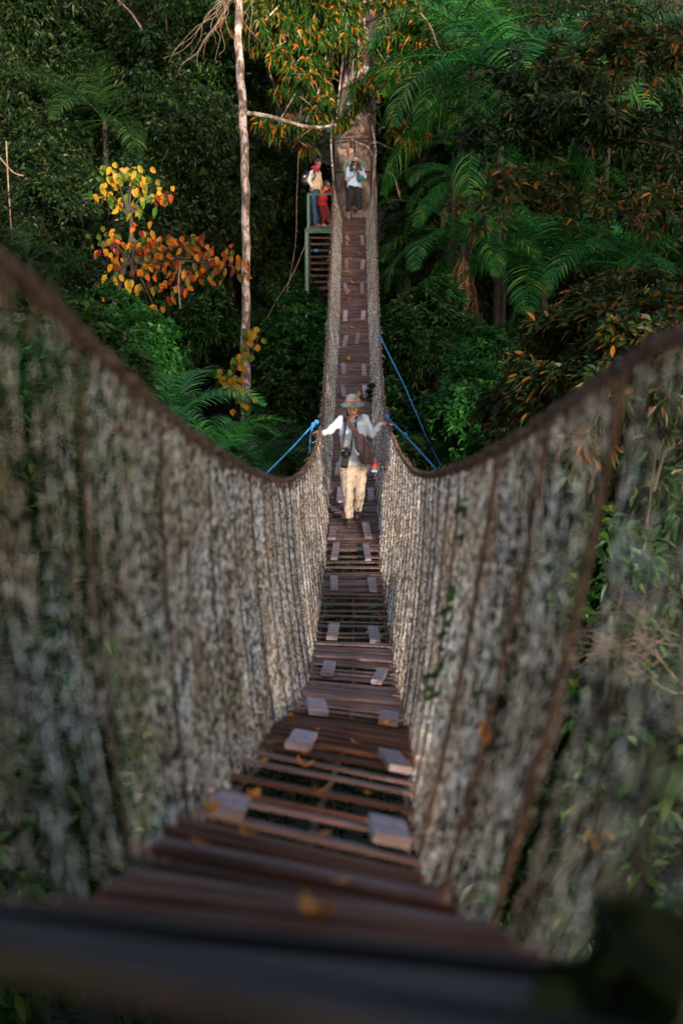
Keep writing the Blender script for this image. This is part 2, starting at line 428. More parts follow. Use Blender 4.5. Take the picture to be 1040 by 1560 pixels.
# --- suspender ropes (hang from the handrail, hold the deck)
sus = []
for side in (-1, 1):
    s0 = 0.9
    while s0 < ARC - 0.3:
        sus.append((float(D_of(s0)), side, s0)); s0 += rng.uniform(0.5, 0.95) * (1.5 if D_of(s0) < 5 else 1)
sus.sort()
far = MB()
for i, (D, side, s0) in enumerate(sus):
    dk, rk = ('dl', 'rl') if side < 0 else ('dr', 'rr')
    w = np.linspace(0, 1.03, 14); lean = rng.normal(0, 0.05)
    ss = np.clip(s0 + lean * w + 0.012 * fbm(w * 6, s0), 0, ARC); Dv = D_of(ss)
    p = BR(rk, Dv) * (1 - w[:, None]) + BR(dk, Dv) * w[:, None]
    p[:, 0] += -side * (0.004 + 0 * w) + side * np.sin(np.pi * np.clip(w, 0, 1)) * 0.02; p[:, 2] -= 0.04 * w
    r = (0.0075 if D < 5 else 0.0052) * rng.uniform(.7, 1.25)
    if i < 100:
        mb = MB(); tubes(mb, p, r, 6); mb.build('suspender_rope', M['rope_dark'], bridge, smooth=True)
    else: tubes(far, p, r, 5)
far.build('suspender_rope', M['rope_dark'], bridge, smooth=True)['kind'] = 'stuff'

# --- deck cables under the planks
for fr in (0.04, 0.5, 0.96):
    mb = MB(); s = np.arange(0, ARC, 0.15); D = D_of(s)
    p = BR('dl', D) * (1 - fr) + BR('dr', D) * fr; p[:, 2] -= 0.045
    tubes(mb, p, 0.012, 6); mb.build('deck_cable', M['rope_dark'], bridge, smooth=True)

# --- planks
def deck_frame(s0, fr=0.5):
    D = D_of(s0); a, c = BR('dl', D), BR('dr', D)
    D2 = D_of(s0 + 0.05); a2, c2 = BR('dl', D2), BR('dr', D2)
    x = nrm(c - a); t = nrm((a2 + c2) - (a + c)); t = nrm(t - x * np.dot(t, x)); z = np.cross(x, t)
    return a + (c - a) * fr, x, t, z, np.linalg.norm(c - a)
plist = []
# runs of close boards and runs of spaced slats, as the deck was patched over time
ZONES = [(1.8, .17, .03, 'board_dark', .03), (2.2, .10, .045, 'plank_brown', .03), (3.75, .09, .05, 'mixed', .026), (6.2, .085, .24, 'mixed', .014), (7.9, .05, .022, 'plank_brown', .026), (8.9, .06, .16, 'plank', .012), (10.0, .07, .03, 'plank', .024),
         (11.2, .07, .18, 'plank', .012), (12.2, .075, .035, 'plank', .022), (14.9, .085, .21, 'plank', .012), (16.1, .08, .04, 'plank', .02), (17.0, .10, .17, 'plank', .012), (19.5, .10, .035, 'plank', .022), (50, .11, .016, 'plank', .02)]
s0 = 0.06; k = 0
while s0 < ARC - 0.02:
    D = float(D_of(s0))
    for (dd, w_, g_, mt, th) in ZONES:
        if D < dd: break
    wd = w_ * rng.uniform(.8, 1.2); gap = g_ * rng.uniform(.75, 1.3)
    if mt == 'mixed': mt = 'plank_brown' if rng.random() < (.7 if D < 3.8 else .4) else 'plank'
    plist.append((s0 + wd / 2, D, wd, mt, th)); s0 += wd + gap
rest = MB()
def plank_geo(mb, s1, D, wd, th, mi=0, local=False):
    c, x, t, z, W = deck_frame(s1)
    yaw = rng.normal(0, 0.018) + (0.05 * math.sin(D * 2.1)) * (D > 3); rl = rng.normal(0, 0.006)
    x2 = nrm(x + t * yaw + z * rl); t2 = nrm(np.cross(z, x2)); z2 = np.cross(x2, t2)
    L = W * 0.5 * rng.uniform(0.96, 1.07) + 0.02
    c = c + x * rng.normal(0, .014) + z * rng.normal(-0.002, .006 if D > 4 else .011)
    tilt = rng.normal(0, .05); t3 = t2 * math.cos(tilt) + z2 * math.sin(tilt); z3 = -t2 * math.sin(tilt) + z2 * math.cos(tilt)
    if local:
        boxv(mb, (0, 0, 0), (L, 0, 0), (0, wd / 2, 0), (0, 0, th / 2), 0, 6, 0.05, 0.22)
        return Matrix(((x2[0], t3[0], z3[0], c[0]), (x2[1], t3[1], z3[1], c[1]), (x2[2], t3[2], z3[2], c[2]), (0, 0, 0, 1)))
    boxv(mb, c, x2 * L, t3 * wd / 2, z3 * th / 2, mi, 3, 0.05, 0.22)
for i, (s1, D, wd, mt, th) in enumerate(plist):
    if D < 0.9: continue
    if i - sum(1 for q in plist if q[1] < 0.9) < 100:
        mb = MB(); mat = plank_geo(mb, s1, D, wd, th, local=True)
        me = mb.mesh('plank', M[mt]); o = link('plank', me, bridge)
        mat.translation = mat.translation - bridge.location
        o.matrix_local = mat
    else: plank_geo(rest, s1, D, wd, th, 0)
rest.build('plank', M['plank'], bridge)['kind'] = 'stuff'

# --- cleat boards nailed along the deck in pairs
CL = [(4.15, 4.35, .13, .86, .105, .13, 8, -4), (6.35, 6.2, .24, .88, .10, .135, -10, -14), (8.05, 7.9, .2, .84, .095, .14, -6, 4), (10.6, 10.4, .2, .8, .09, .135, -8, 0),
      (12.7, 12.6, .22, .78, .085, .135, 0, 9), (15.5, 15.4, .18, .82, .085, .14, 0, 6), (17.15, 17.1, .17, .76, .085, .13, 0, 0), (18.05, 18.2, .10, .77, .085, .12, -14, 0),
      (20.2, 20.2, .22, .9, .09, .15, 0, 0), (21.8, 21.8, .15, .85, .09, .14, 0, 0), (25.0, 25., .15, .83, .09, .15, 0, 0), (27.2, 27.2, .2, .84, .09, .15, 0, 0), (28.9, 28.8, .17, .82, .09, .15, 0, 4),
      (31.0, 31.2, .2, .62, .09, .15, 0, 0), (33., 33., .18, .84, .09, .15, 0, 0), (35.2, 35.2, .18, .82, .09, .16, 5, 3), (37.2, 37.1, .2, .86, .09, .16, 0, 0), (39., 39., .2, .86, .09, .16, 0, 0)]
def D_skew(d): return abs(d - 18.05) < .1
def cleat(D, fr, wd, ln, deg):
    wd *= rng.uniform(.85, 1.15); ln *= rng.uniform(.85, 1.12)
    ln = ln * (1.2 + 1.5 * min(1, max(0, (D - 3) / 8)))
    s1 = S_of(D); c, x, t, z, W = deck_frame(s1, fr); a = math.radians(deg)
    x2 = x * math.cos(a) + t * math.sin(a); t2 = -x * math.sin(a) + t * math.cos(a)
    mb = MB(); boxv(mb, (0, 0, 0), (0, ln, 0), (wd / 2, 0, 0), (0, 0, .016), 0, 4, 0.03, .12)
    # nail heads
    for (nx, ny) in ((-.2, -.7), (.25, .7), (.1, .05)):
        ellipsoid(mb, (nx * wd, ny * ln, .0165), (.006, .006, .003), 1, 8, 4)
    c = c + z * (0.016 + 0.017)
    o = mb.build('cleat_board', [M['cleat'], M['black_metal']], bridge, off=(0, 0, 0))
    mat = Matrix(((x2[0], t2[0], z[0], c[0]), (x2[1], t2[1], z[1], c[1]), (x2[2], t2[2], z[2], c[2]), (0, 0, 0, 1)))
    mat.translation = mat.translation - bridge.location
    o.matrix_local = mat
for (d1, d2, f1, f2, wd, ln, a1, a2) in CL:
    cleat(d1, f1, wd, ln, -rng.normal(0, 2.5) - (6 if D_skew(d1) else 0)); cleat(d2, f2, wd, ln, rng.normal(0, 2.5))

# --- fallen leaves on the deck
def leaf_geo(mb, L, W, mi=0, curl=.2):
    n = 6; t = np.linspace(0, 1, n + 1); wv = W * np.sin(np.pi * t ** .8) * .5
    rib = np.stack([0 * t, (t - .5) * L, curl * L * (t - .5) ** 2 * 2], -1)
    v = np.concatenate([rib, rib + np.stack([wv, 0 * t, wv * .35], -1), rib + np.stack([-wv, 0 * t, wv * .35], -1)])
    f = []
    for i in range(n): f += [(i, n + 1 + i, n + 2 + i, i + 1), (i + 1, 2 * n + 3 + i, 2 * n + 2 + i, i)]
    mb.add(v, np.array(f), mi)
fl_meshes = []
for k in range(4):
    mb = MB(); leaf_geo(mb, 1.0, .38 + .08 * k, 0, .3 + .3 * k); fl_meshes.append(mb.mesh('fallen_leaf', M['l_fallen']))
FL = [(4.0, .55), (3.6, .25), (4.45, .2), (4.9, .5), (5.1, .75), (5.4, .12), (5.5, .35), (5.9, .3), (6.9, .3), (6.6, .6), (7.3, .05), (7.5, .8), (3.2, .12), (2.9, .6), (2.1, .55), (3.9, .06), (9.5, .1), (13.4, .9),
      (26.8, .7), (29.5, .3), (32, .45), (34.3, .3), (35.6, .5), (36.4, .2), (37.5, .35), (37.9, .75), (38.6, .85), (38.9, .25), (39.3, .7), (34.9, .3)]
for i, (D, fr) in enumerate(FL):
    c, x, t, z, W = deck_frame(S_of(D), fr)
    o = link('fallen_leaf', fl_meshes[i % 4]); sz = rng.uniform(.05, .085) if D < 15 else rng.uniform(.14, .22)
    a = rng.uniform(0, 6.28)
    R = Matrix(((x[0], t[0], z[0]), (x[1], t[1], z[1]), (x[2], t[2], z[2]))) @ Matrix.Rotation(a, 3, 'Z')
    o.matrix_world = Matrix.Translation(Vector(c + z * .03)) @ R.to_4x4() @ Matrix.Scale(sz, 4)
    tag(o, 'small curled orange brown leaf lying on the bridge planks' if D < 15 else 'dry orange leaf lying on the far rising deck near the tree platform', 'fallen leaf', 'leaves fallen on the near deck' if D < 15 else 'leaves fallen on the far deck')
# orange leaves caught in the net
for (u, v, D, sz, lab) in ((626, 1120, 7.6, .12, 'bright orange leaf wedged at the right edge of the deck'), (736, 1110, 3.35, .12, 'red leaf stuck in the right net, close to the camera')):
    o = link('caught_leaf', fl_meshes[1]); o.location = P(u, v, D); o.rotation_euler = (1.2, .3, .4); o.scale = (sz * .6,) * 3
    tag(o, lab, 'leaf')

# --- blue guy ropes
def rope_thing(name, pts, r, mat, label, cat, knots=(), n=40, group=None):
    pts = [np.asarray(p) for p in pts]
    mb = MB(); c = curve(pts, n)
    tubes(mb, c, r, 6)
    for kp, kr in knots:
        for q in range(3):
            an = np.linspace(0, 2 * np.pi, 14); ax = rotm(*rng.uniform(0, 3, 3))
            ring = np.stack([kr * np.cos(an), kr * np.sin(an), 0 * an], -1) @ ax.T
            tubes(mb, ring + kp, r * .9, 5)
    o = mb.build(name, mat, None, smooth=True); tag(o, label, cat, group); return o
rope_thing('guy_rope', [P(484, 640, 18.9), P(476, 648, 18.9), P(440, 687, 18.6), P(405, 722, 18.4), P(330, 800, 18), P(200, 960, 17.4)], .012, M['blue_rope'], 'blue guy rope running down to the left from the handrail by the walker', 'rope', [(P(482, 643, 18.9), .028), (P(477, 647, 18.9), .026)])
rope_thing('rope_tail', [P(477, 648, 18.9), P(473, 662, 18.9), P(472, 676, 18.9), P(471, 690, 18.9)], .010, M['blue_rope'], 'short loose blue rope end hanging from the left handrail knot', 'rope')
rope_thing('guy_rope', [P(588, 632, 19.2), P(594, 641, 19.1), P(617, 664, 18.9), P(668, 720, 18.3), P(760, 830, 17.5), P(900, 1000, 16)], .013, M['blue_rope'], 'thick blue guy rope tied to the right handrail beside the walker', 'rope', [(P(589, 635, 19.2), .03), (P(617, 663, 18.9), .03)])
rope_thing('guy_rope', [P(577, 508, 27), P(592, 540, 26.8), P(612, 580, 26.5), P(636, 635, 26), P(656, 680, 25.6), P(720, 800, 25)], .013, M['blue_rope'], 'thin blue guy rope slanting down right from the far upper handrail', 'rope')
# ================================================================= TERRAIN
def smooth(x): x = np.clip(x, 0, 1); return x * x * (3 - 2 * x)
def ground_z(x, y):
    x = np.asarray(x, dtype=float); y = np.asarray(y, dtype=float)
    z = -9.3 + 1.9 * smooth((y - 22) / 18) + 24 * smooth((y - 45) / 48) + 7.4 * smooth((1.0 - y) / 5)
    z = z + 5.5 * smooth((np.abs(x) - 7) / 22)
    z = z + 0.5 * np.sin(x * .5 + 1) * np.cos(y * .37) + 0.25 * np.sin(x * 1.3 + y * .9)
    return z
mb = MB()
gx = np.concatenate([np.linspace(-400, -45, 14), np.linspace(-42, 42, 85), np.linspace(45, 400, 14)])
gy = np.concatenate([np.linspace(-300, -22, 10), np.linspace(-20, 110, 110), np.linspace(115, 600, 14)])
X, Y = np.meshgrid(gx, gy, indexing='ij'); Z = ground_z(X, Y)
idx = np.arange(X.size).reshape(X.shape)
mb.add(np.stack([X, Y, Z], -1).reshape(-1, 3), np.stack([idx[:-1, :-1], idx[1:, :-1], idx[1:, 1:], idx[:-1, 1:]], -1).reshape(-1, 4))
tag(mb.build('ground', M['soil'], None, smooth=True), kind='structure')

# ================================================================= FOLIAGE
ZUP = np.array([0, 0, 1.0])
def leaves(mb, b, d, n, L, W, mi=0, droop=.25, hexa=True):
    K = len(b); L = np.broadcast_to(L, (K,))[:, None]; W = np.broadcast_to(W, (K,))[:, None]
    d = nrm(d); side = nrm(np.cross(d, n)); up = np.cross(side, d)
    dz = ZUP * L * droop
    if hexa:
        r1 = b + d * .3 * L + side * W * .5 + up * W * .16; r2 = b + d * .68 * L + side * W * .42 + up * W * .1 - dz * .45
        l1 = b + d * .3 * L - side * W * .5 + up * W * .16; l2 = b + d * .68 * L - side * W * .42 + up * W * .1 - dz * .45
        tip = b + d * L - dz
        v = np.stack([b, r1, r2, tip, l2, l1], 1)
        k = np.arange(K)[:, None] * 6
        f = np.concatenate([k + [0, 1, 2, 3], k + [0, 3, 4, 5]], axis=0)
    else:
        r = b + d * .45 * L + side * W * .5 + up * W * .12; l = b + d * .45 * L - side * W * .5 + up * W * .12
        tip = b + d * L - dz
        v = np.stack([b, r, tip, l], 1); k = np.arange(K)[:, None] * 4
        f = k + [0, 1, 2, 3]
    mb.add(v.reshape(-1, 3), f, mi)

def rosettes(mb, c, ax, k, L, W, spread=1.0, mi=0, droop=.25, hexa=True, jit=.35, lj=.3):
    K = len(c); ax = nrm(ax)
    a = nrm(np.cross(ax, rng.normal(0, 1, (K, 3)))); b2 = np.cross(ax, a)
    ph = (np.arange(k)[None, :] * 2.39996 + rng.uniform(0, 6.28, (K, 1)))
    sp = spread * (0.55 + 0.6 * (np.arange(k) / max(k - 1, 1)))[None, :] + rng.normal(0, jit, (K, k)) * .5
    per = a[:, None] * np.cos(ph)[..., None] + b2[:, None] * np.sin(ph)[..., None]
    d = ax[:, None] * np.cos(sp)[..., None] + per * np.sin(sp)[..., None]
    n = ax[:, None] + rng.normal(0, jit, (K, k, 3)) + ZUP * .6
    LL = L * rng.uniform(1 - lj, 1 + lj, (K, k)); WW = W * rng.uniform(.8, 1.2, (K, k))
    base = c[:, None] + d * 0.02
    leaves(mb, base.reshape(-1, 3), d.reshape(-1, 3), n.reshape(-1, 3), LL.ravel(), WW.ravel(), mi, droop, hexa)

def lumpy(d, seed):
    return 0.5 * np.sin(d[:, 0] * 4.1 + seed) * np.cos(d[:, 2] * 3.7 + seed * 2) + 0.35 * np.sin(d[:, 1] * 7.3 + d[:, 0] * 5 + seed * 1.3) + .25 * np.sin(d[:, 2] * 11 + d[:, 0] * 9 + seed)
def shell(c, r, K, thick=.3, bias=0.25, sub=40):
    """clustered points in the outer shell of a lumpy ellipsoid"""
    r = np.broadcast_to(np.asarray(r, float), (3,))
    ns = max(3, K // sub)
    cd = nrm(rng.normal(0, 1, (ns, 3)) + [0, 0, bias]); 
    i = rng.integers(0, ns, K)
    d = nrm(cd[i] + rng.normal(0, .24, (K, 3)))
    rad = 1 + .16 * lumpy(d, c[0] + c[2]) - thick * rng.random(K) ** 2 + rng.normal(0, .10, ns)[i]
    return c + d * r * rad[:, None], d

def crown(mb, blobs, dens, k, L, W, spread=1.0, droop=.3, mi=0, hexa=True, thick=.35, sub=40, axdown=0.0):
    for (c, r) in blobs:
        c = np.asarray(c, float); rr = np.broadcast_to(np.asarray(r, float), (3,))
        K = int(dens * (rr[0] * rr[1] + rr[0] * rr[2] + rr[1] * rr[2]) / 3 * 12.57)
        p, d = shell(c, rr, K, thick, .25, sub)
        rosettes(mb, p, nrm(d + ZUP * (.35 - axdown) + rng.normal(0, .35, d.shape)), k, L, W, spread, mi, droop, hexa)

def hanging(mb, tops, lens, L, W, step=.09, mi=0, hexa=False):
    """leafy strands that hang down"""
    for t, ln in zip(tops, lens):
        n = int(ln / step); z = np.arange(n) * step
        x = .10 * np.cumsum(rng.normal(0, .25, n)) ; y = .10 * np.cumsum(rng.normal(0, .25, n))
        p = np.stack([t[0] + x, t[1] + y, t[2] - z], -1)
        p = np.repeat(p, 3, axis=0) + rng.normal(0, .05, (n * 3, 3))
        d = np.stack([rng.normal(0, 1, n * 3), rng.normal(-.3, 1, n * 3), rng.normal(-.6, .4, n * 3)], -1)
        leaves(mb, p, d, np.array([0, -.5, 1.0]) + rng.normal(0, .4, (n * 3, 3)), L * rng.uniform(.7, 1.3, n * 3), W, mi, .3, hexa)

def limb_tree(mb, base, blobs, r0, mi=0, wob=.15, fork=None):
    """tapered trunk with a limb to every blob"""
    base = np.asarray(base, float)
    top = np.mean([np.asarray(b[0]) for b in blobs], axis=0); h = top[2] - base[2]
    fk = base + (top - base) * np.array([.6, .6, .62]) if fork is None else np.asarray(fork, float)
    mid = (base + fk) / 2 + rng.normal(0, wob, 3)
    c = curve([base - [0, 0, .3], base + (mid - base) * .5, mid, fk], 16)
    tubes(mb, c, np.linspace(r0 * 1.25, r0 * .75, 16), 10, mi)
    for (b, r) in blobs:
        b = np.asarray(b, float); m = fk + (b - fk) * .5 + rng.normal(0, wob, 3) + [0, 0, -.06 * np.linalg.norm(b - fk)]
        tubes(mb, curve([fk - [0, 0, .1], m, b], 9), np.linspace(r0 * .5, r0 * .12, 9), 6, mi)
        rr = float(np.mean(r))
        for q in range(5):
            e = b + nrm(rng.normal(0, 1, 3)) * rr * .8
            tubes(mb, curve([m + (b - m) * rng.uniform(.2, 1), (m + e) / 2 + rng.normal(0, .1, 3), e], 6), np.linspace(r0 * .13, r0 * .04, 6), 4, mi)

class Proto:
    """a thing in local coordinates; parts are (name, mesh)"""
    def __init__(s, parts): s.parts = parts
    def put(s, name, loc, rz, sc, label, cat, group=None):
        r = empty(name, loc, rz); r.scale = (sc, sc, sc) if np.isscalar(sc) else sc
        for pn, me in s.parts: link(pn, me, r)
        tag(r, label, cat, group); return r

def tree_proto(nm, blobs, dens, k, L, W, lm, bm, r0, spread=1., droop=.3, hexa=True, hang=0, hl=(1, 3), thick=.35, sub=40):
    mb = MB(); limb_tree(mb, (0, 0, 0), blobs, r0); tr = mb.mesh(nm + '_trunk', M[bm], True)
    mb = MB(); crown(mb, blobs, dens, k, L, W, spread, droop, 0, hexa, thick, sub)
    if hang:
        tops = []
        for q in range(hang):
            b, r = blobs[rng.integers(len(blobs))]; rr = np.broadcast_to(np.asarray(r, float), (3,)); a = rng.uniform(0, 6.28); s = rng.uniform(.7, 1.05)
            tops.append(np.asarray(b) + [math.cos(a) * rr[0] * s, math.sin(a) * rr[1] * s, rr[2] * rng.uniform(-.4, .5)])
        hanging(mb, tops, rng.uniform(*hl, hang), L * .8, W * .8)
    return Proto([('trunk', tr), ('crown', mb.mesh(nm + '_crown', M[lm]))])

# --- prototypes (base at origin, crown centre at about 8 m)
def ring(n, R, z, zr, r, rr=.3):
    return [((R * math.cos(i * 6.283 / n + .5) * rng.uniform(.7, 1.1), R * math.sin(i * 6.283 / n + .5) * rng.uniform(.7, 1.1), z + rng.uniform(-zr, zr)), np.array([1, 1, .85]) * r * rng.uniform(1 - rr, 1 + rr)) for i in range(n)]
bl = ring(5, 1.7, 8, 1.1, 1.35) + [((0, 0, 9.4), 1.5), ((.2, -.4, 7), 1.5)]
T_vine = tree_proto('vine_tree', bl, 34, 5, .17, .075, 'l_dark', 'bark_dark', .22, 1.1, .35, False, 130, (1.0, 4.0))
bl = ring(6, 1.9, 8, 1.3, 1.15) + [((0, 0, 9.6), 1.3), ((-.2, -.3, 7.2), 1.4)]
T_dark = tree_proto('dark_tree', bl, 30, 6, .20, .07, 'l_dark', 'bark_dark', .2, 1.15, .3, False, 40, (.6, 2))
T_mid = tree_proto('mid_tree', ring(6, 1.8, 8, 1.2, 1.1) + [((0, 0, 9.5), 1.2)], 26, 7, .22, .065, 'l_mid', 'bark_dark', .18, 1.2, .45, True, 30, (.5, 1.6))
T_mix = tree_proto('mixed_tree', ring(7, 2.0, 8, 1.4, .95) + [((0, 0, 9.6), 1.2)], 22, 8, .26, .07, 'l_mix', 'bark_pale', .16, 1.25, .6, True, 0)
SH = tree_proto('shrub', [((0, 0, 1.1), .8), ((.6, .2, .8), .6), ((-.6, -.1, .8), .65), ((0, -.5, .6), .6)], 60, 6, .17, .07, 'l_mid', 'bark_dark', .02, 1.2, .3, True)
SB = tree_proto('bright_shrub', [((0, 0, 1.2), .8), ((.55, .2, .7), .6), ((-.5, -.3, .7), .6)], 50, 6, .16, .08, 'l_bright', 'bark_dark', .04, 1.2, .3, True)
SR = tree_proto('rust_shrub', [((0, 0, 1.0), .7), ((.6, 0, .9), .6), ((-.6, .1, .8), .6), ((.1, -.4, .7), .55)], 70, 7, .15, .045, 'l_rust', 'bark_dark', .018, 1.2, .35, True)

# --- palms
def frond_mesh(nm, L, up, bend, mat, npair=46, ll=.75, lw=.035, ldroop=.5, vee=.35):
    """feather leaf: arching midrib with two rows of drooping leaflets"""
    mb = MB(); n = 22; a = up; pos = np.zeros(3); pts = [pos.copy()]; tg = []
    for i in range(n):
        d = np.array([0, math.cos(a), math.sin(a)]); tg.append(d); pos = pos + d * L / n; pts.append(pos.copy()); a -= bend / n * (0.5 + i / n)
    tg.append(tg[-1]); pts = np.array(pts); tg = np.array(tg)
    tubes(mb, pts, np.linspace(.022, .005, n + 1) * (L / 3.5), 5, 0)
    t = np.repeat(np.linspace(.12, .995, npair), 2); sg = np.tile([1, -1], npair)
    x = t * n; i = np.clip(x.astype(int), 0, n - 1); u = (x - i)[:, None]
    b = pts[i] * (1 - u) + pts[i + 1] * u; T = tg[i]
    lenp = ll * (np.sin(np.pi * np.clip(t * .86 + .14, 0, 1)) ** .6 + .12) * rng.uniform(.85, 1.1, len(t)) * (L / 3.5)
    nrmv = nrm(np.cross(np.tile([1.0, 0, 0], (len(t), 1)), T))
    d = nrm(T * .55 + np.array([1.0, 0, 0]) * sg[:, None] + nrmv * vee + rng.normal(0, .07, (len(t), 3)))
    w = lw * (L / 3.5); segs = 4; prev = b; rows = []
    for q in range(segs + 1):
        wd = w * [0.6, 1, .9, .55, .05][q]
        sd = nrm(np.cross(d, nrmv + .001)); rows.append((prev - sd * wd / 2, prev + sd * wd / 2))
        prev = prev + d * (lenp / segs)[:, None]; d = nrm(d - ZUP * ldroop * .42)
    v = np.stack([np.stack(r, 1) for r in rows], 1)  # (K, segs+1, 2, 3)
    K = len(t); id_ = np.arange(K * (segs + 1) * 2).reshape(K, segs + 1, 2)
    f = np.stack([id_[:, :-1, 0], id_[:, :-1, 1], id_[:, 1:, 1], id_[:, 1:, 0]], -1).reshape(-1, 4)
    mb.add(v.reshape(-1, 3), f, 0)
    return mb.mesh(nm, M[mat])
FR = {}
for key, mt in (('g', 'l_palm'), ('d', 'l_palm_dark')):
    FR[key] = [frond_mesh('frond', 3.5, .9, 1.5, mt), frond_mesh('frond', 3.5, .6, 1.9, mt, ldroop=.7), frond_mesh('frond', 3.5, .3, 1.8, mt, ldroop=.9), frond_mesh('frond', 3.3, -.4, 1.2, mt, ldroop=1.1, vee=-.1)]
DRY = frond_mesh('dry_frond', 2.6, -1.1, .5, 'l_palm_dry', 26, .5, .05, 1.6, -.3)
def palm(crown_at, size, key, n, label, seed=0, dry=0, tilts=(0, 1, 2, 3), name='palm_tree', lean=(0, 0), spread=6.283, az0=0., cat='palm', tr=.08):
    c = np.asarray(crown_at, float); g = float(ground_z(c[0] + lean[0], c[1] + lean[1]))
    base = np.array([c[0] + lean[0], c[1] + lean[1], g]); r = empty(name, base)
    mb = MB(); tubes(mb, curve([base - [0, 0, .2], (base + c) / 2 + [lean[0] * .3, 0, 0], c], 24), np.linspace(tr * 1.25, tr, 24) * (1 + .06 * np.sin(np.arange(24) * 2.4)), 9)
    mb.build('trunk', M['bark_dark'], r, True)
    for i in range(n):
        az = az0 + (i * 2.39996 + seed) % spread; kk = tilts[int(i / n * len(tilts))]
        o = link('frond', FR[key][kk], r); o.location = c - base + [0, 0, rng.uniform(-.1, .1)]
        o.rotation_euler = (rng.normal(0, .1), rng.normal(0, .25), az); s_ = size / 3.5 * rng.uniform(.85, 1.1); o.scale = (s_,) * 3
    for i in range(dry):
        o = link('dry_frond', DRY, r); o.location = c - base - [0, 0, .2]; o.rotation_euler = (0, 0, i * 2.4 + seed); o.scale = (size / 3.5,) * 3
    tag(r, label, cat, None); return r

def put_tree(pr, name, u, v, D, sc, label, cat='tree', rz=None, ch=8.0, group=None):
    """crown centre surveyed at (u, v, D); the base stands on the terrain below"""
    c = P(u, v, D); g = float(ground_z(c[0], c[1])); H = c[2] - g
    if H < ch * sc * .55 : zs = .55 * sc
    else: zs = H / ch
    r = pr.put(name, (c[0], c[1], min(g, c[2] - ch * zs) if H > 0 else c[2] - ch * zs), rng.uniform(0, 6.28) if rz is None else rz, 1.0, label, cat, group)
    # keep the crown's own proportions: stretch the trunk only
    for ch_ in r.children:
        if ch_.data.name.endswith('_crown'): ch_.scale = (sc, sc, sc); ch_.location = (0, 0, ch * zs - ch * sc)
        else: ch_.scale = (sc, sc, zs)
    return r

VT = 'vine_covered_tree'
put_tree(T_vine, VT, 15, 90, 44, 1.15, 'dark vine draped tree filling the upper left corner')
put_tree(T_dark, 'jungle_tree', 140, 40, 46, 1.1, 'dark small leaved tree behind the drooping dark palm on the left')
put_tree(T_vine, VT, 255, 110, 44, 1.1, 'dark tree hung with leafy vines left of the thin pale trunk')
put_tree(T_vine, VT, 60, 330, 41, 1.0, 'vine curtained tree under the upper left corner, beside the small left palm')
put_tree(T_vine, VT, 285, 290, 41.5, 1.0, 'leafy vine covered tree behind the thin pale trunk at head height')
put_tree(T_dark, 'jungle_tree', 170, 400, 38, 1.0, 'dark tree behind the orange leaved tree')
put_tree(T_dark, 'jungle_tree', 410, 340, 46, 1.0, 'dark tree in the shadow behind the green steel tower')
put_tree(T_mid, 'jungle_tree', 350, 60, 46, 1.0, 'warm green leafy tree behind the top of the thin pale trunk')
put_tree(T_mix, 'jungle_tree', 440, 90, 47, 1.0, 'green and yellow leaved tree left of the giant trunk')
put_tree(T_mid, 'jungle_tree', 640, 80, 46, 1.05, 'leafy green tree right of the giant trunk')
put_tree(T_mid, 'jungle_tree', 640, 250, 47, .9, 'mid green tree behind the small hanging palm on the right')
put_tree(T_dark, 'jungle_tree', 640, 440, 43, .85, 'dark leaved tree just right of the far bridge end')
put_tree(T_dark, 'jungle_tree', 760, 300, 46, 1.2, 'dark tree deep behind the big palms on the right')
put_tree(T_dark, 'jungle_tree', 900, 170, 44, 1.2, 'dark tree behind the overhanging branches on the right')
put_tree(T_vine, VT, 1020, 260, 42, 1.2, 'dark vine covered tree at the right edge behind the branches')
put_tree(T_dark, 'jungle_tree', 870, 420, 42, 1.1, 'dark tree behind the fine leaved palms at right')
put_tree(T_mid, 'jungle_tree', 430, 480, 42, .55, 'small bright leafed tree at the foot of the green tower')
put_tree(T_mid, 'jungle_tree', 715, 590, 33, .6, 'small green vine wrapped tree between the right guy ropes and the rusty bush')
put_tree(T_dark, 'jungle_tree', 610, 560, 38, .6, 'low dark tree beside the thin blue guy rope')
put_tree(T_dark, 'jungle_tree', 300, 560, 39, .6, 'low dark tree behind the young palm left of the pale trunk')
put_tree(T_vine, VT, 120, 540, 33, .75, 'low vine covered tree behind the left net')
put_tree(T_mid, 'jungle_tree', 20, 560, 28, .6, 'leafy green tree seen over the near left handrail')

# --- far jungle mass: hillside canopy that reads as one wood
mb = MB()
for xi, zi in [(a_, b_) for a_ in np.arange(-34, 35, 3.3) for b_ in np.arange(-9, 26, 2.9)] + [(a_ + 1.6, b_ + 1.4) for a_ in np.arange(-20, 30, 3.3) for b_ in np.arange(2, 24, 2.9)]:
    if True:
        x = xi + rng.uniform(-1.2, 1.2); y = 50.5 + (zi + 9) * .5 + rng.uniform(-2, 2) + (abs(xi) > 16) * -4
        r = rng.uniform(1.9, 2.8); K = int(165 * r * r / 4)
        p, d = shell(np.array([x, y, zi + rng.uniform(-.8, .8)]), (r, r, r * .9), K, .35, .2, 25)
        ok = d[:, 1] < .45
        p = p[ok]; d = d[ok]
        rosettes(mb, p, nrm(d + ZUP * .3 + rng.normal(0, .4, d.shape)), 5, .24, .095, 1.15, int(rng.random() < .25), .35, False)
tag(mb.build('jungle_canopy', [M['l_dark'], M['l_mid']], None), 'dense dark far jungle closing the view behind the bridge', 'jungle', kind='stuff')

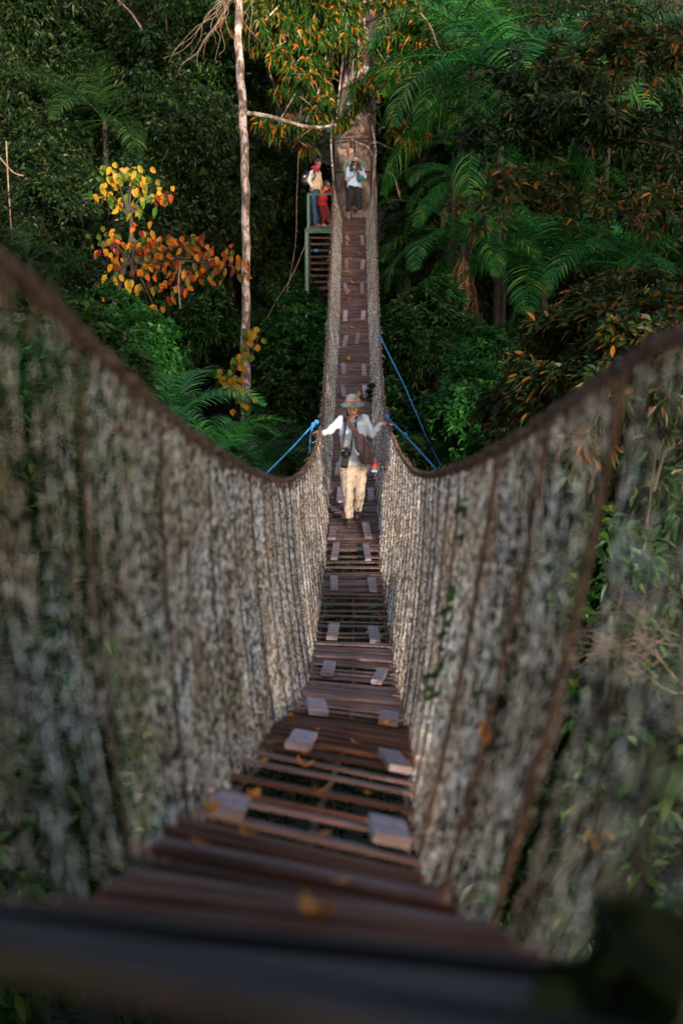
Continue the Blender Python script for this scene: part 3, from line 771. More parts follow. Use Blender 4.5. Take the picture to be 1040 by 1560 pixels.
# --- undergrowth on the valley floor
mb = MB(); K = 23000
x = rng.normal(0, 10, K); y = rng.uniform(2, 52, K); ok = np.abs(x) < 28; x = x[ok]; y = y[ok]
z = ground_z(x, y) + rng.uniform(0, 1.3, len(x)) ** 1.5
hgt = (np.sin(x * .9 + y * .35) + np.sin(y * .8 - x * .4)) > -.3; z = z + hgt * rng.uniform(0, .8, len(x))
rosettes(mb, np.stack([x, y, z], -1), np.stack([rng.normal(0, .4, len(x)), rng.normal(-.2, .4, len(x)), np.ones(len(x))], -1), 6, .18, .065, 1.15, 1, .3, True)
sel = rng.integers(0, len(x), 3500); rosettes(mb, np.stack([x, y, z + .15], -1)[sel], rng.normal(0, .4, (len(sel), 3)) + [0, -.1, 1], 6, .16, .07, 1.1, 0, .3, True)
tag(mb.build('undergrowth', [M['l_mid'], M['l_dark']], None), 'tangled green undergrowth covering the valley floor below the bridge', 'undergrowth', kind='stuff')

# --- giant tree that carries the platform
gb = P(540, 620, 43.3); gbz = float(ground_z(gb[0], gb[1]))
gt = empty('giant_tree', (gb[0], gb[1], gbz))
mb = MB()
ax = [np.array([gb[0], gb[1], gbz - .3]), P(540, 480, 43.3), P(540, 330, 43.3), P(540, 200, 43.3), P(546, 90, 43.3), P(552, -20, 43.3), P(556, -160, 43.3)]
c = curve(ax, 46); rr = np.interp(np.linspace(0, 1, 46), [0, .12, .3, .55, .7, 1], [1.35, .95, .70, .60, .46, .36])
tubes(mb, c, rr, 28)
v = mb.v[0]; rel = v - np.repeat(c, 28, axis=0)
a = np.arctan2(rel[:, 1], rel[:, 0]); h = v[:, 2]
rel *= (1 + .05 * np.sin(a * 5 + h * .3) + .03 * np.sin(a * 9 - h) + .02 * np.sin(h * 5 + a * 3))[:, None]
mb.v[0] = np.repeat(c, 28, axis=0) + rel
mb.build('trunk', M['bark_big'], gt, True)
# limbs with leaf sprays that hang in front of the trunk
mb = MB(); mc = MB()
sprays = [(395, 40, 41, .9), (440, 110, 41, .9), (470, 50, 41.5, .9), (500, 120, 41.6, .6), (425, 185, 41, .5), (480, 165, 41.3, .65), (515, 62, 41.6, .6), (520, 5, 41.6, .6), (512, 180, 41.8, .35), (536, 128, 41.9, .32), (548, 44, 42.2, .25), (556, 138, 42, .36), (545, 95, 42, .22), (530, 160, 42, .3),
          (598, 60, 41.4, .6), (610, 120, 41.3, .9), (640, 60, 41.2, .9), (650, 130, 41, .8), (606, 170, 41.4, .55), (625, 210, 41.2, .65), (596, 15, 41.5, .5), (660, 190, 40.9, .6), (455, 215, 41.2, .45), (625, 5, 41.5, .8), (420, 0, 41.5, .9), (500, 0, 41.5, .8)]
att = [P(548, -60, 43.3), P(545, 40, 43.3), P(552, -130, 43.3)]
for i, (u, v_, D, r) in enumerate(sprays):
    b = P(u, v_, D); a0 = att[i % 3]
    m1 = (a0 + b) / 2 + [0, -.2, .45]
    tubes(mb, curve([a0, m1, b], 12), np.linspace(.06, .018, 12), 5)
    for q in range(5):
        e = b + rng.normal(0, .5, 3) * r; tubes(mb, curve([b, (b + e) / 2 + rng.normal(0, .06, 3), e], 5), np.linspace(.018, .007, 5), 4)
    crown(mc, [(b, (r * 1.15, r * .7, r * .85))], 15, 8, .21, .06, 1.3, .75, 0, True, .9, 8, .3)
# spur branches across the trunk
for pts, r in (([(535, 212), (545, 218), (558, 222), (565, 232), (567, 243)], .035), ([(565, 218), (575, 217), (590, 224), (606, 229)], .03), ([(560, 172), (572, 184), (580, 195)], .02), ([(530, 170), (538, 190), (540, 196)], .02)):
    tubes(mb, curve([P(a_, b_, 41.9) for a_, b_ in pts], 12), np.linspace(r, r * .5, 12), 6)
mb.build('limb', M['bark_pale'], gt, True); mc.build('crown', M['l_mix'], gt)
# upper crown above the frame
mc = MB(); crown(mc, [(P(u, v_, D), r) for u, v_, D, r in ((560, -190, 43, 2.2), (450, -160, 43, 2.0), (680, -170, 43, 2.0), (560, -260, 46, 2.6), (400, -240, 45, 2.0), (760, -250, 45, 2.0))], 12, 6, .28, .08, 1.2, .5, 0, False)
mc.build('crown', M['l_mix'], gt)
tag(gt, 'giant pale barked tree with the viewing platform built round its trunk', 'tree')

# --- thin pale trunk
D0 = 34; tb = P(374, 640, D0); tg_ = float(ground_z(tb[0], tb[1]))
tt = empty('slender_tree', (tb[0], tb[1], tg_)); mb = MB()
pts = [np.array([tb[0], tb[1], tg_ - .2])] + [P(a_, b_, D0) for a_, b_ in ((374, 600), (374, 500), (375, 400), (374, 320), (373, 250), (370, 175), (366, 110), (363, 50), (365, -60), (360, -180))]
c = curve(pts, 70); c[:, 0] += .012 * np.sin(np.arange(70) * .9)
tubes(mb, c, (np.interp(np.arange(70), [0, 20, 50, 69], [.125, .10, .10, .07]) * (1 + .05 * np.sin(np.arange(70) * 1.7))), 12)
mb.build('trunk', M['bark_pale'], tt, True)
mb = MB(); c = curve([P(a_, b_, D0) for a_, b_ in ((372, 172), (390, 174), (412, 178), (440, 186), (462, 192), (488, 194), (512, 190))], 26)
tubes(mb, c, np.linspace(.062, .035, 26) * (1 + .08 * np.sin(np.arange(26) * 1.9)), 8); mb.build('branch', M['bark_pale'], tt, True)
mb = MB()
for q in range(16):
    s_ = P(rng.uniform(340, 375), rng.uniform(-20, 20), D0); pp = [s_]
    dx = rng.normal(-.1, .25)
    for j in range(5): pp.append(pp[-1] + np.array([dx + rng.normal(0, .12), rng.normal(0, .1), -rng.uniform(.15, .42)]))
    tubes(mb, curve(pp, 14), np.linspace(.010, .003, 14), 4)
mb.build('twig', M['twig'], tt); mb = MB(); crown(mb, [(P(360, -170, 34), 1.4), (P(300, -120, 34), 1.0), (P(430, -130, 34), 1.0)], 14, 6, .2, .07, 1.2, .4); mb.build('crown', M['l_mix'], tt)
tag(tt, 'slender tree with pale blotched trunk and one branch reaching toward the platform', 'tree')

# --- orange broad leaved tree at left
D0 = 31
ob = P(215, 640, D0); og = float(ground_z(ob[0], ob[1])); ot = empty('orange_leaved_tree', (ob[0], ob[1], og))
mb = MB(); mo = MB(); my = MB()
tubes(mb, curve([np.array([ob[0], ob[1], og - .2]), P(180, 560, D0), P(172, 500, D0), P(180, 440, D0), P(200, 360, D0), P(195, 290, D0)], 30), np.linspace(.13, .03, 30), 8)
OC = [(175, 262, .36, 13, 1), (205, 268, .4, 18, 1), (232, 290, .33, 13, 1), (195, 300, .36, 13, 1), (158, 290, .24, 7, 1), (252, 296, .2, 7, 0), (165, 368, .33, 12, 0), (190, 385, .4, 18, 0), (215, 362, .33, 12, 0), (240, 395, .45, 20, 0), (265, 425, .4, 14, 0), (180, 420, .3, 10, 1), (232, 372, .3, 9, 0), (330, 398, .42, 18, 0), (365, 408, .28, 9, 0), (300, 372, .36, 12, 0),
      (235, 467, .2, 5, 0), (205, 440, .3, 8, 1), (162, 435, .26, 7, 0), (270, 378, .36, 11, 0), (290, 415, .34, 11, 0)]
for (u, v_, r, n_, kind_) in OC:
    b = P(u, v_, D0); fk = P(200, 400, D0) if v_ > 330 else P(196, 330, D0)
    tubes(mb, curve([fk, (fk + b) / 2 + [0, -.1, .1], b], 9), np.linspace(.028, .010, 9), 5)
    n_ = int(n_ * 1.9); r *= 1.12
    p = b + rng.normal(0, .5, (n_, 3)) * r * [1.15, .9, .85]
    d = np.stack([rng.normal(0, .5, n_), rng.normal(-.35, .4, n_), -np.abs(rng.normal(.7, .35, n_))], -1)
    leaves(my if kind_ else mo, p, d, np.array([0, -1, .25]) + rng.normal(0, .35, (n_, 3)), .185 * rng.uniform(.6, 1.2, n_), .115, 0, .25)
mb.build('trunk', M['bark_dark'], ot, True); mo.build('crown', M['l_orange'], ot); my.build('crown', M['l_yellow'], ot)
tag(ot, 'small tree with big orange, yellow and green leaves left of the slender pale trunk', 'tree')
# climbing vine with round yellow leaves
vb = P(380, 600, 33.5); vn = empty('climbing_vine', vb); mb = MB(); ml = MB()
st = [P(a_, b_, 33.6) for a_, b_ in ((374, 625), (366, 600), (352, 580), (362, 560), (376, 540), (380, 515), (384, 500))]
c = curve(st, 40); tubes(mb, c, .014, 5); mb.build('stem', M['twig'], vn)
i = rng.integers(0, 40, 78); p = c[i] + rng.normal(0, .11, (78, 3)) + [0, -.12, 0]
leaves(ml, p, np.stack([rng.normal(0, .5, 78), rng.normal(-.2, .3, 78), -np.ones(78)], -1), np.array([0, -1, .2]) + rng.normal(0, .3, (78, 3)), .17, .15, 0, .05)
ml.build('leaf_cluster', M['l_yellow'], vn); tag(vn, 'vine with round yellow leaves climbing the foot of the slender pale trunk', 'vine')

# --- palms
palm(P(765, 110, 36), 4.9, 'g', 17, 'big bright green palm arching above the right side of the jungle', .4, 0, (0, 1, 1, 2, 3))
palm(P(722, 60, 40), 4.0, 'g', 13, 'tall palm with long hanging fronds right of the giant tree', 1.3, 0, (0, 1, 2, 3, 3))
palm(P(690, 270, 36), 1.8, 'g', 11, 'small palm with limp hanging fronds right of the platform', 2.2, 2, (1, 2, 3, 3))
palm(P(706, 370, 35), 2.7, 'g', 13, 'feathery palm with yellowish frond tips above the dry palm skirt', 3.1, 3, (0, 1, 1, 2, 3))
palm(P(830, 420, 36), 4.0, 'g', 15, 'large upright palm behind the rusty bush on the right', 4.0, 0, (0, 0, 1, 1, 2))
palm(P(770, 290, 39), 3.6, 'g', 13, 'palm half hidden under the overhanging dark branches', 5.0, 0, (0, 1, 2, 3))
palm(P(965, 400, 33), 3.4, 'g', 14, 'palm with fine bright fronds near the right edge', 1.9, 0, (0, 0, 1, 2))
palm(P(930, 110, 40), 3.6, 'd', 12, 'dark palm behind the top right branches', 2.9, 0, (0, 1, 2))
palm(P(160, 185, 41), 3.4, 'd', 13, 'dark drooping palm in shadow at upper left', .9, 0, (0, 1, 2, 3))
palm(P(45, 400, 34), 2.0, 'd', 9, 'small dark palm above the near left handrail', 2.0, 0, (0, 1, 2))
palm(P(262, 640, 23), 2.0, 'g', 7, 'young palm with one tall upright feather frond left of the pale trunk', 5.9, 0, (0, 0, 1), tr=.05)
palm(P(325, 690, 21), 1.5, 'g', 9, 'low bright palm behind the left handrail', 1.4, 0, (0, 0, 1), tr=.05)
palm(P(390, 725, 24), 1.7, 'g', 11, 'low spreading palm behind the left blue guy rope', 4.6, 0, (0, 0, 1, 1), tr=.05)
palm(P(435, 705, 27), 1.2, 'd', 9, 'small palm beside the net, left of the walker', 3.3, 0, (0, 0, 1, 1), tr=.05)
palm(P(665, 720, 26), 1.7, 'd', 9, 'small dark palm at the foot of the thick blue rope on the right', .3, 0, (0, 0, 1, 1), tr=.05)
palm(P(60, 800, 15), 1.9, 'd', 11, 'palm seen through the left net at mid height', .2, 0, (0, 1, 1, 2), tr=.06)
palm(P(170, 760, 19), 2.1, 'g', 9, 'pale green palm behind the left net under the handrail', 3.9, 0, (0, 1, 1, 2), tr=.06)
palm(P(30, 1010, 13), 1.5, 'd', 9, 'grassy palm deep below the left net', 2.3, 0, (0, 1, 1, 2), tr=.06)
palm(P(622, 425, 39), 1.1, 'd', 8, 'dark little palm just right of the far handrail', 1.0, 0, (0, 1, 2), tr=.08)
palm(P(870, 760, 20), 1.9, 'd', 10, 'palm seen through the right net', 2.6, 0, (0, 1, 1, 2), tr=.06)

# dry palm skirt trunks (reddish hanging mass)
for (u, v0, v1, D, w, lab) in ((668, 500, 655, 33, .17, 'shaggy trunk wrapped in dry red brown palm skirt on the right'), (172, 470, 530, 31.5, .11, 'short shaggy red brown stump behind the left handrail')):
    a0, a1 = P(u, v0, D), P(u + 2, v1, D); g = float(ground_z(a1[0], a1[1])); r = empty('shaggy_trunk', (a1[0], a1[1], min(g, a1[2])))
    mb = MB(); tubes(mb, curve([np.array([a1[0], a1[1], min(g, a1[2]) - .2]), a1, a0], 14), np.linspace(w * .7, w * .5, 14), 8); mb.build('trunk', M['bark_red'], r, True)
    mb = MB(); n_ = 260; t = rng.random(n_)[:, None]; s_ = a0 * (1 - t) + a1 * t; an = rng.uniform(0, 6.28, n_)
    o_ = np.stack([np.cos(an), np.sin(an), 0 * an], -1)
    p0 = s_ + o_ * w * .5; p1 = p0 + o_ * rng.uniform(.05, .2, (n_, 1)) - [0, 0, .2]; p2 = p1 + rng.normal(0, .05, (n_, 3)) - np.array([0, 0, 1.]) * rng.uniform(.15, .45, (n_, 1))
    tubes(mb, np.stack([p0, p1, p2], 1), np.array([.016, .014, .004]), 3); mb.build('dry_skirt', M['l_palm_dry'], r); tag(r, lab, 'tree trunk')

# --- overhanging tree at right (D about 21)
D0 = 21
root = P(1290, 620, 21); rg = float(ground_z(root[0], root[1])); ov = empty('overhanging_tree', (root[0], root[1], rg))
mb = MB()
tubes(mb, curve([np.array([root[0], root[1], rg - .3]), P(1300, 500, 21), P(1280, 320, 21), P(1270, 180, 21), P(1250, -60, 21)], 26), np.linspace(.24, .10, 26), 12)
mb.build('trunk', M['bark_dark'], ov, True)
BRS = [[(1280, 300, 21), (1180, 265, 21), (1040, 228, 21), (960, 216, 20.8), (880, 208, 20.6), (800, 214, 20.4), (700, 218, 20.4)],
       [(1040, 228, 21), (985, 192, 21), (930, 176, 20.6), (850, 150, 20.4), (770, 140, 20.4)],
       [(1270, 180, 21), (1150, 110, 21), (1040, 70, 20.6), (960, 50, 20.6), (880, 20, 20.6)],
       [(1280, 340, 21), (1150, 325, 20.6), (1040, 314, 20.4), (980, 312, 20.4), (900, 318, 20.4), (800, 300, 20.4), (750, 305, 20.4)],
       [(1040, 70, 20.6), (980, 95, 20.6), (900, 110, 20.4), (840, 100, 20.4)]]
mb = MB(); mg = MB(); mr = MB()
for i, br in enumerate(BRS):
    c = curve([P(*q) for q in br], 40); c += np.cumsum(rng.normal(0, .006, c.shape), axis=0)
    tubes(mb, c, np.linspace(.05, .012, 40), 6)
    st0 = 8
    for q in range(34 if i != 2 else 26):
        j = rng.integers(st0, 40); s_ = c[j]; e = s_ + np.array([rng.normal(-.15, .35), rng.normal(-.05, .35), rng.normal(.1 if i in (0, 1) else -.02, .22)])
        m1 = (s_ + e) / 2 + rng.normal(0, .05, 3); tc = curve([s_, m1, e], 8)
        tubes(mb, tc, np.linspace(.012, .005, 8), 4)
        K = 9; p = tc[rng.integers(2, 8, K)] + rng.normal(0, .09, (K, 3))
        ax = nrm(e - s_) + [0, -.2, .5] + rng.normal(0, .35, (K, 3))
        rosettes(mr if i in (2, 3, 4) else mg, p, ax, 7, .15, .05, 1.2, 0, .35)
mb.build('branch', M['bark_dark'], ov, True); mg.build('crown', M['l_dark'], ov); mr.build('crown', M['l_rust'], ov)
tag(ov, 'dark tree reaching long leafy branches in from the right edge', 'tree')

# --- shrubs: (proto, name, u, v, D, scale, label)
def shrub(pr, name, u, v, D, sc, label, cat='shrub'):
    c = P(u, v, D); g = float(ground_z(c[0], c[1])); h = 1.0 * sc
    r = pr.put(name, (c[0], c[1], min(g, c[2] - h)), rng.uniform(0, 6.28), 1.0, label, cat)
    gap = (c[2] - h) - min(g, c[2] - h)
    for k_ in r.children:
        k_.location = (0, 0, gap); k_.scale = (sc,) * 3
    if gap > .15:
        mb = MB(); tubes(mb, curve([(0, 0, -.1), (.12, .25, gap * .5), (0, 0, gap + .1)], 10), np.linspace(.03, .015, 10), 6); mb.build('stem', M['bark_dark'], r, True, off=(0, 0, 0))
    return r
shrub(SR, 'rusty_bush', 905, 560, 14.5, 1.0, 'rust and green leaved bush above the right handrail')
shrub(SR, 'rusty_bush', 1005, 555, 13.5, .95, 'rust leaved bush at the right edge above the handrail')
shrub(SR, 'rusty_bush', 825, 610, 15.5, .7, 'lower rusty bush where the right handrail dips')
shrub(SR, 'rusty_bush', 985, 490, 17, .9, 'rusty bush behind the others under the fine leaved palm')
shrub(SB, 'green_shrub', 790, 660, 17, .55, 'bright green shrub left of the rusty bushes')
shrub(SB, 'green_shrub', 720, 640, 25, .9, 'bright leafy shrub below the vine wrapped tree on the right')
shrub(SB, 'green_shrub', 735, 560, 28, .7, 'bright green shrub hanging beside the shaggy palm trunk')
shrub(SH, 'green_shrub', 610, 650, 27, .9, 'dark green shrub right of the walker behind the ropes')
shrub(SH, 'green_shrub', 640, 500, 33, 1.0, 'green shrub under the thin blue rope top')
shrub(SB, 'green_shrub', 670, 460, 34, .6, 'bright sprig of leaves under the yellowish palm')
shrub(SB, 'green_shrub', 455, 510, 37, 1.0, 'bright green shrub at the base of the tower')
shrub(SH, 'green_shrub', 445, 590, 36, 1.1, 'dark green shrub left of the net below the tower')
shrub(SB, 'green_shrub', 225, 545, 27, .8, 'bright green shrub left of the young feather palm')
shrub(SB, 'green_shrub', 170, 490, 28, .7, 'green shrub under the orange leaves at left')
shrub(SH, 'green_shrub', 300, 480, 36.5, 1.0, 'leafy shrub right below the orange leaved tree')
shrub(SH, 'green_shrub', 380, 715, 28, 1.0, 'shrub at the foot of the slender pale trunk')
shrub(SB, 'green_shrub', 20, 620, 18, 1.0, 'light green bush behind the left net near the top')
shrub(SH, 'green_shrub', 90, 560, 22, 1.1, 'olive bush just under the near left handrail')
shrub(SH, 'green_shrub', 10, 760, 14, 1.0, 'dark bush at the left edge behind the net')
shrub(SH, 'green_shrub', 70, 1210, 11, .9, 'leafy dark shrub below the left net near the bottom')
shrub(SH, 'green_shrub', -20, 1340, 9.5, .9, 'dark shrub in the bottom left corner below the bridge')
shrub(SH, 'green_shrub', 180, 1010, 13, .9, 'shrub below the middle of the left net')
shrub(SH, 'green_shrub', 985, 1105, 9.5, .75, 'green shrub beside the bare red twigs at the right edge')
shrub(SH, 'green_shrub', 880, 1090, 11, .9, 'dim shrub behind the right net low down')
shrub(SH, 'green_shrub', 1000, 1280, 8.5, .8, 'dark leafy shrub below the right net')
shrub(SH, 'green_shrub', 900, 1370, 8.5, .7, 'dark shrub in the lower right below the bridge')
shrub(SH, 'green_shrub', 930, 930, 14, 1.0, 'shadowed shrub behind the bare red twigs')
shrub(SH, 'green_shrub', 760, 800, 18, 1.1, 'green bush glimpsed through the right net')
shrub(SH, 'green_shrub', 1040, 760, 15, 1.2, 'dark bush at the right edge behind the net')
shrub(SH, 'green_shrub', 300, 820, 19, 1.1, 'green bush glimpsed through the left net')

# yellow hanging leaves, low right
def sprig(name, u, v, D, n_, L, W, mat, label, spread=.1, down=.9, stem=.5):
    b = P(u, v, D); r = empty(name, b); mb = MB(); tubes(mb, curve([b + [.02, .1, stem], b + [0, 0, stem * .4], b], 8), .006, 5); mb.build('stem', M['bark_dark'], r)
    mb = MB(); d = np.stack([rng.normal(0, .6, n_), rng.normal(-.2, .5, n_), -down + rng.normal(0, .35, n_)], -1)
    leaves(mb, b + rng.normal(0, spread, (n_, 3)), d, np.array([0, -1, .3]) + rng.normal(0, .4, (n_, 3)), L * rng.uniform(.7, 1.1, n_), W, 0, .15); mb.build('leaf_cluster', M[mat], r)
    tag(r, label, 'leaf sprig'); return r
sprig('leaf_sprig', 1000, 1275, 11, 9, .17, .07, 'l_yellow', 'hanging yellow leaves low on the right', .04)
sprig('leaf_sprig', 905, 1262, 6.8, 6, .10, .035, 'l_yellow', 'few small yellow leaves right of the net bottom', .02)
sprig('leaf_sprig', 945, 1170, 11, 8, .14, .05, 'l_orange', 'orange leaves between the big green leaves low right', .03)
sprig('leaf_sprig', 1028, 1150, 5.5, 8, .18, .07, 'l_mid', 'large dark hanging leaves at the right edge', .04)
sprig('leaf_sprig', 940, 1110, 6.5, 6, .14, .05, 'l_bright', 'bright green broad leaves beside the near suspender rope', .05, .1)
sprig('leaf_sprig', 905, 1440, 1.35, 9, .10, .055, 'l_dark', 'blurred dark green leaves in the lower right corner', .035, .6, .25)
sprig('leaf_sprig', 965, 1500, 1.35, 10, .11, .06, 'l_dark', 'second blurred leaf clump at the bottom right edge', .04, .4, .2)
# green creeper in the right net gap
cr = empty('net_creeper', P(712, 860, 5.1)); mb = MB(); ml = MB()
c = curve([P(a_, b_, 5.12) for a_, b_ in ((668, 1110), (684, 1010), (700, 920), (716, 820), (724, 760))], 50); tubes(mb, c, .005, 4); mb.build('stem', M['bark_dark'], cr)
i = rng.integers(0, 50, 120); p = c[i] + rng.normal(0, .018, (120, 3)); leaves(ml, p, rng.normal(0, 1, (120, 3)) + [0, 0, -.5], np.array([0, -1, .3]) + rng.normal(0, .4, (120, 3)), .05, .025, 0, .2); ml.build('leaf_cluster', M['l_mid'], cr)
tag(cr, 'thin green creeper growing up a gap in the right net', 'creeper')
# bare twigs behind right net
tw = empty('bare_branch', P(1060, 1010, 8)); mb = MB()
def twig(p, d, L, r, dep):
    e = p + d * L; m1 = (p + e) / 2 + rng.normal(0, L * .12, 3); tubes(mb, curve([p, m1, e], 7), np.linspace(r, r * .55, 7), 4)
    if dep:
        for q in range(3): twig(p + (e - p) * rng.uniform(.4, 1), nrm(d + rng.normal(0, .6, 3) + [-.1, 0, 0]), L * rng.uniform(.5, .8), r * .6, dep - 1)
for q in range(4): twig(P(1070, 985 + q * 18, 8), nrm(np.array([-1, rng.normal(0, .4), rng.normal(0, .35)])), .4, .006, 3)
mb.build('twig', M['twig'], tw); tag(tw, 'bare reddish branching twigs behind the right net', 'branch')
# bare lianas hanging in the wall
for k_, (pts, D, r, lab) in enumerate((([(455, 230), (452, 300), (450, 370), (440, 430), (430, 480)], 40, .010, 'thin liana hanging left of the green tower'),
     ([(470, 360), (445, 420), (420, 460), (400, 500), (375, 560)], 37, .011, 'bare liana slanting down left from the tower foot'),
     ([(10, 215), (12, 260), (15, 310), (18, 355)], 36, .02, 'bare hanging liana at the left edge'),
     ([(640, 20), (655, 40), (670, 80)], 40, .025, 'bare pale branch right of the giant tree top'),
     ([(610, 305), (600, 270), (590, 262)], 40, .03, 'grey dead stick leaning right of the platform'),
     ([(180, 0), (200, 20), (215, 42)], 40, .03, 'bare twig at the top left'),
     ([(0, 240), (20, 262), (36, 268)], 36, .02, 'short dead twig at the left edge'),
     ([(275, 470), (272, 430), (276, 400)], 30.5, .014, 'bare hanging stem under the orange leaves'))):
    rope_thing('liana', [P(a_, b_, D) for a_, b_ in pts], r, M['twig'], lab, 'liana')

# --- unseen trees added behind and above the camera to block the low sun
BK = [(T_vine, -6, -9, 5.5, 1.2, 'vine covered tree added for shade, left behind the near bridge end'), (T_dark, 1, -12, 7, 1.4, 'tall dark tree added for shade, straight behind the near bridge end'), (T_vine, 5.4, -10, 6, 1.2, 'vine covered tree added for shade, right behind the near bridge end'),
      (T_dark, -13, -12, 6.5, 1.3, 'dark tree added for shade, far left on the near bank'), (T_mid, 16.5, -14, 7, 1.3, 'green tree added for shade, far right on the near bank'), (T_dark, 20, -16, 8, 1.4, 'outermost dark tree added for shade, right on the near bank'),
      (T_dark, 3, -19, 8, 1.9, 'huge dark tree added for shade in the back row behind the camera'), (T_vine, 7.6, -18, 8.5, 1.9, 'huge vine covered tree added for shade in the back row, right'), (T_dark, 19.5, -19, 10.3, 1.9, 'huge dark tree added for shade in the back row, further right'),
      (T_vine, 25, -18, 10.3, 1.9, 'huge vine covered tree added for shade near the right end of the back row'), (T_dark, 30, -19, 9, 1.9, 'huge dark tree added for shade at the right end of the back row'), (T_dark, -5, -18, 8, 1.8, 'huge dark tree added for shade at the left end of the back row'),
      (T_vine, 36, -17, 8, 1.8, 'vine covered tree added for shade past the right end of the back row'), (T_dark, -2.9, .3, 5.6, .9, 'dark tree added for shade, leaning over the near bridge end from the left bank'), (T_vine, 3.6, -.3, 5.8, .9, 'vine hung tree added for shade, leaning over the near bridge end from the right bank'), (T_dark, 3.5, -5, 4.6, .9, 'dark tree added for shade, overhanging the near bridge end'), (T_vine, -3.2, -4, 4.6, .8, 'small vine covered tree added for shade beside the near bridge end')]
for (pr, x, y, zc, sc, lab) in BK:
    g = float(ground_z(x, y)); r = pr.put('added_shade_tree', (x, y, g), x * .7, 1.0, lab, 'tree'); zs = (zc - g) / 8
    for k_ in r.children:
        if '_crown' in k_.data.name: k_.scale = (sc,) * 3; k_.location = (0, 0, 8 * zs - 8 * sc)
        else: k_.scale = (sc, sc, zs)
# ================================================================= PLATFORM AND TOWER
M['shirt_blue'] = simple('grey_blue_shirt', (0.64, 0.63, 0.66), (0.30, 0.38, 0.50), 4.2, .85, .3)
M['tan'] = simple('tan_trousers', (0.50, 0.40, 0.31), (0.44, 0.345, 0.27), 9, .85, .4)
M['skin'] = simple('skin', (0.52, 0.27, 0.20), (0.44, 0.21, 0.15), 14, .55, .05)
M['skin_dark'] = simple('tanned_skin', (0.30, 0.14, 0.09), (0.24, 0.11, 0.07), 14, .55, .05)
M['hatgrey'] = simple('grey_felt', (0.15, 0.165, 0.165), (0.09, 0.105, 0.11), 20, .9, .2)
M['hatband'] = simple('orange_band', (0.34, 0.15, 0.08), None, 20, .8, .1)
M['boot'] = simple('dark_boot', (0.06, 0.04, 0.035), (0.03, 0.022, 0.02), 20, .7, .2)
M['boot_grey'] = simple('grey_shoe', (0.28, 0.26, 0.25), (0.14, 0.13, 0.13), 20, .7, .2)
M['sock'] = simple('white_sock', (0.7, 0.68, 0.68), None, 20, .9, .1)
M['bag'] = simple('mauve_bag', (0.17, 0.095, 0.095), (0.11, 0.06, 0.062), 14, .8, .3)
M['black'] = simple('black_plastic', (0.014, 0.014, 0.017), (0.008, 0.008, 0.01), 20, .4, .05)
M['glass'] = simple('dark_glass', (0.02, 0.03, 0.05), None, 20, .08, 0)
M['orange'] = simple('orange_plastic', (0.85, 0.07, 0.015), (0.75, 0.05, 0.01), 10, .4, .05)
M['bluep'] = simple('blue_plastic', (0.04, 0.13, 0.28), None, 10, .4, .05)
M['clear'] = simple('frosted_plastic', (0.45, 0.50, 0.54), None, 10, .25, .0)
M['scarf'] = simple('blue_scarf', (0.20, 0.25, 0.38), (0.34, 0.36, 0.44), 30, .9, .2)
M['hair'] = simple('reddish_hair', (0.20, 0.085, 0.045), (0.10, 0.04, 0.02), 40, .6, .3)
M['hair_dark'] = simple('dark_hair', (0.03, 0.02, 0.016), (0.012, 0.008, 0.008), 40, .6, .3)
M['sweater'] = simple('pale_blue_sweater', (0.50, 0.62, 0.82), (0.40, 0.51, 0.72), 7, .9, .3)
M['black_cloth'] = simple('black_trousers', (0.018, 0.018, 0.024), (0.010, 0.010, 0.014), 9, .9, .3)
M['cap'] = simple('khaki_cap', (0.42, 0.33, 0.22), (0.30, 0.23, 0.15), 20, .9, .2)
M['teal'] = simple('teal_cloth', (0.03, 0.13, 0.17), None, 12, .8, .2)
M['magenta'] = simple('magenta_scarf', (0.32, 0.02, 0.075), (0.19, 0.012, 0.05), 16, .9, .4)
M['maroon'] = simple('dark_cap', (0.06, 0.02, 0.028), None, 20, .9, .2)
M['beige'] = simple('beige_shirt', (0.55, 0.43, 0.33), (0.40, 0.30, 0.23), 9, .9, .3)
M['white'] = simple('white_sleeve', (0.75, 0.73, 0.76), None, 9, .9, .2)
M['jeans'] = simple('blue_jeans', (0.045, 0.09, 0.19), (0.025, 0.055, 0.12), 12, .9, .3)
M['red'] = simple('red_cloth', (0.40, 0.015, 0.02), (0.24, 0.01, 0.012), 9, .9, .3)
M['darkred'] = simple('dark_red_cloth', (0.14, 0.01, 0.014), None, 9, .9, .3)
M['rustc'] = simple('rust_sleeve', (0.50, 0.12, 0.035), None, 9, .9, .3)
M['hoodie'] = simple('grey_green_shirt', (0.20, 0.22, 0.20), (0.12, 0.14, 0.125), 9, .9, .3)
M['headcloth'] = simple('beige_headcloth', (0.42, 0.37, 0.31), None, 20, .9, .2)
M['lip'] = simple('lips', (0.45, 0.10, 0.09), None, 20, .5, 0)
M['eyew'] = simple('dark_eye', (0.015, 0.01, 0.01), None, 20, .3, 0)

endc, endx, endt, endz, endW = deck_frame(ARC - .06)
plat = empty('tree_platform', endc - np.array([0, 0, .1]))
mb = MB()
for i in range(24):
    y = endc[1] - .1 + i * .16
    boxv(mb, (endc[0] - .05, y, endc[2] - .05), (.72, 0, 0), (0, .074, 0), (0, 0, .025), 0, 4, .02, .1)
mb.build('deck_boards', M['stair_wood'], plat)
mb = MB()
for x0 in (-.65, 0, .55): boxv(mb, (endc[0] + x0, endc[1] + 1.7, endc[2] - .15), (0, 1.9, 0), (.05, 0, 0), (0, 0, .07))
mb.build('joist', M['green_metal'], plat)
def bar(mb, a, b, w=.022): 
    a, b = np.asarray(a, float), np.asarray(b, float); tubes(mb, np.stack([a, b]), w, 6, caps=True)
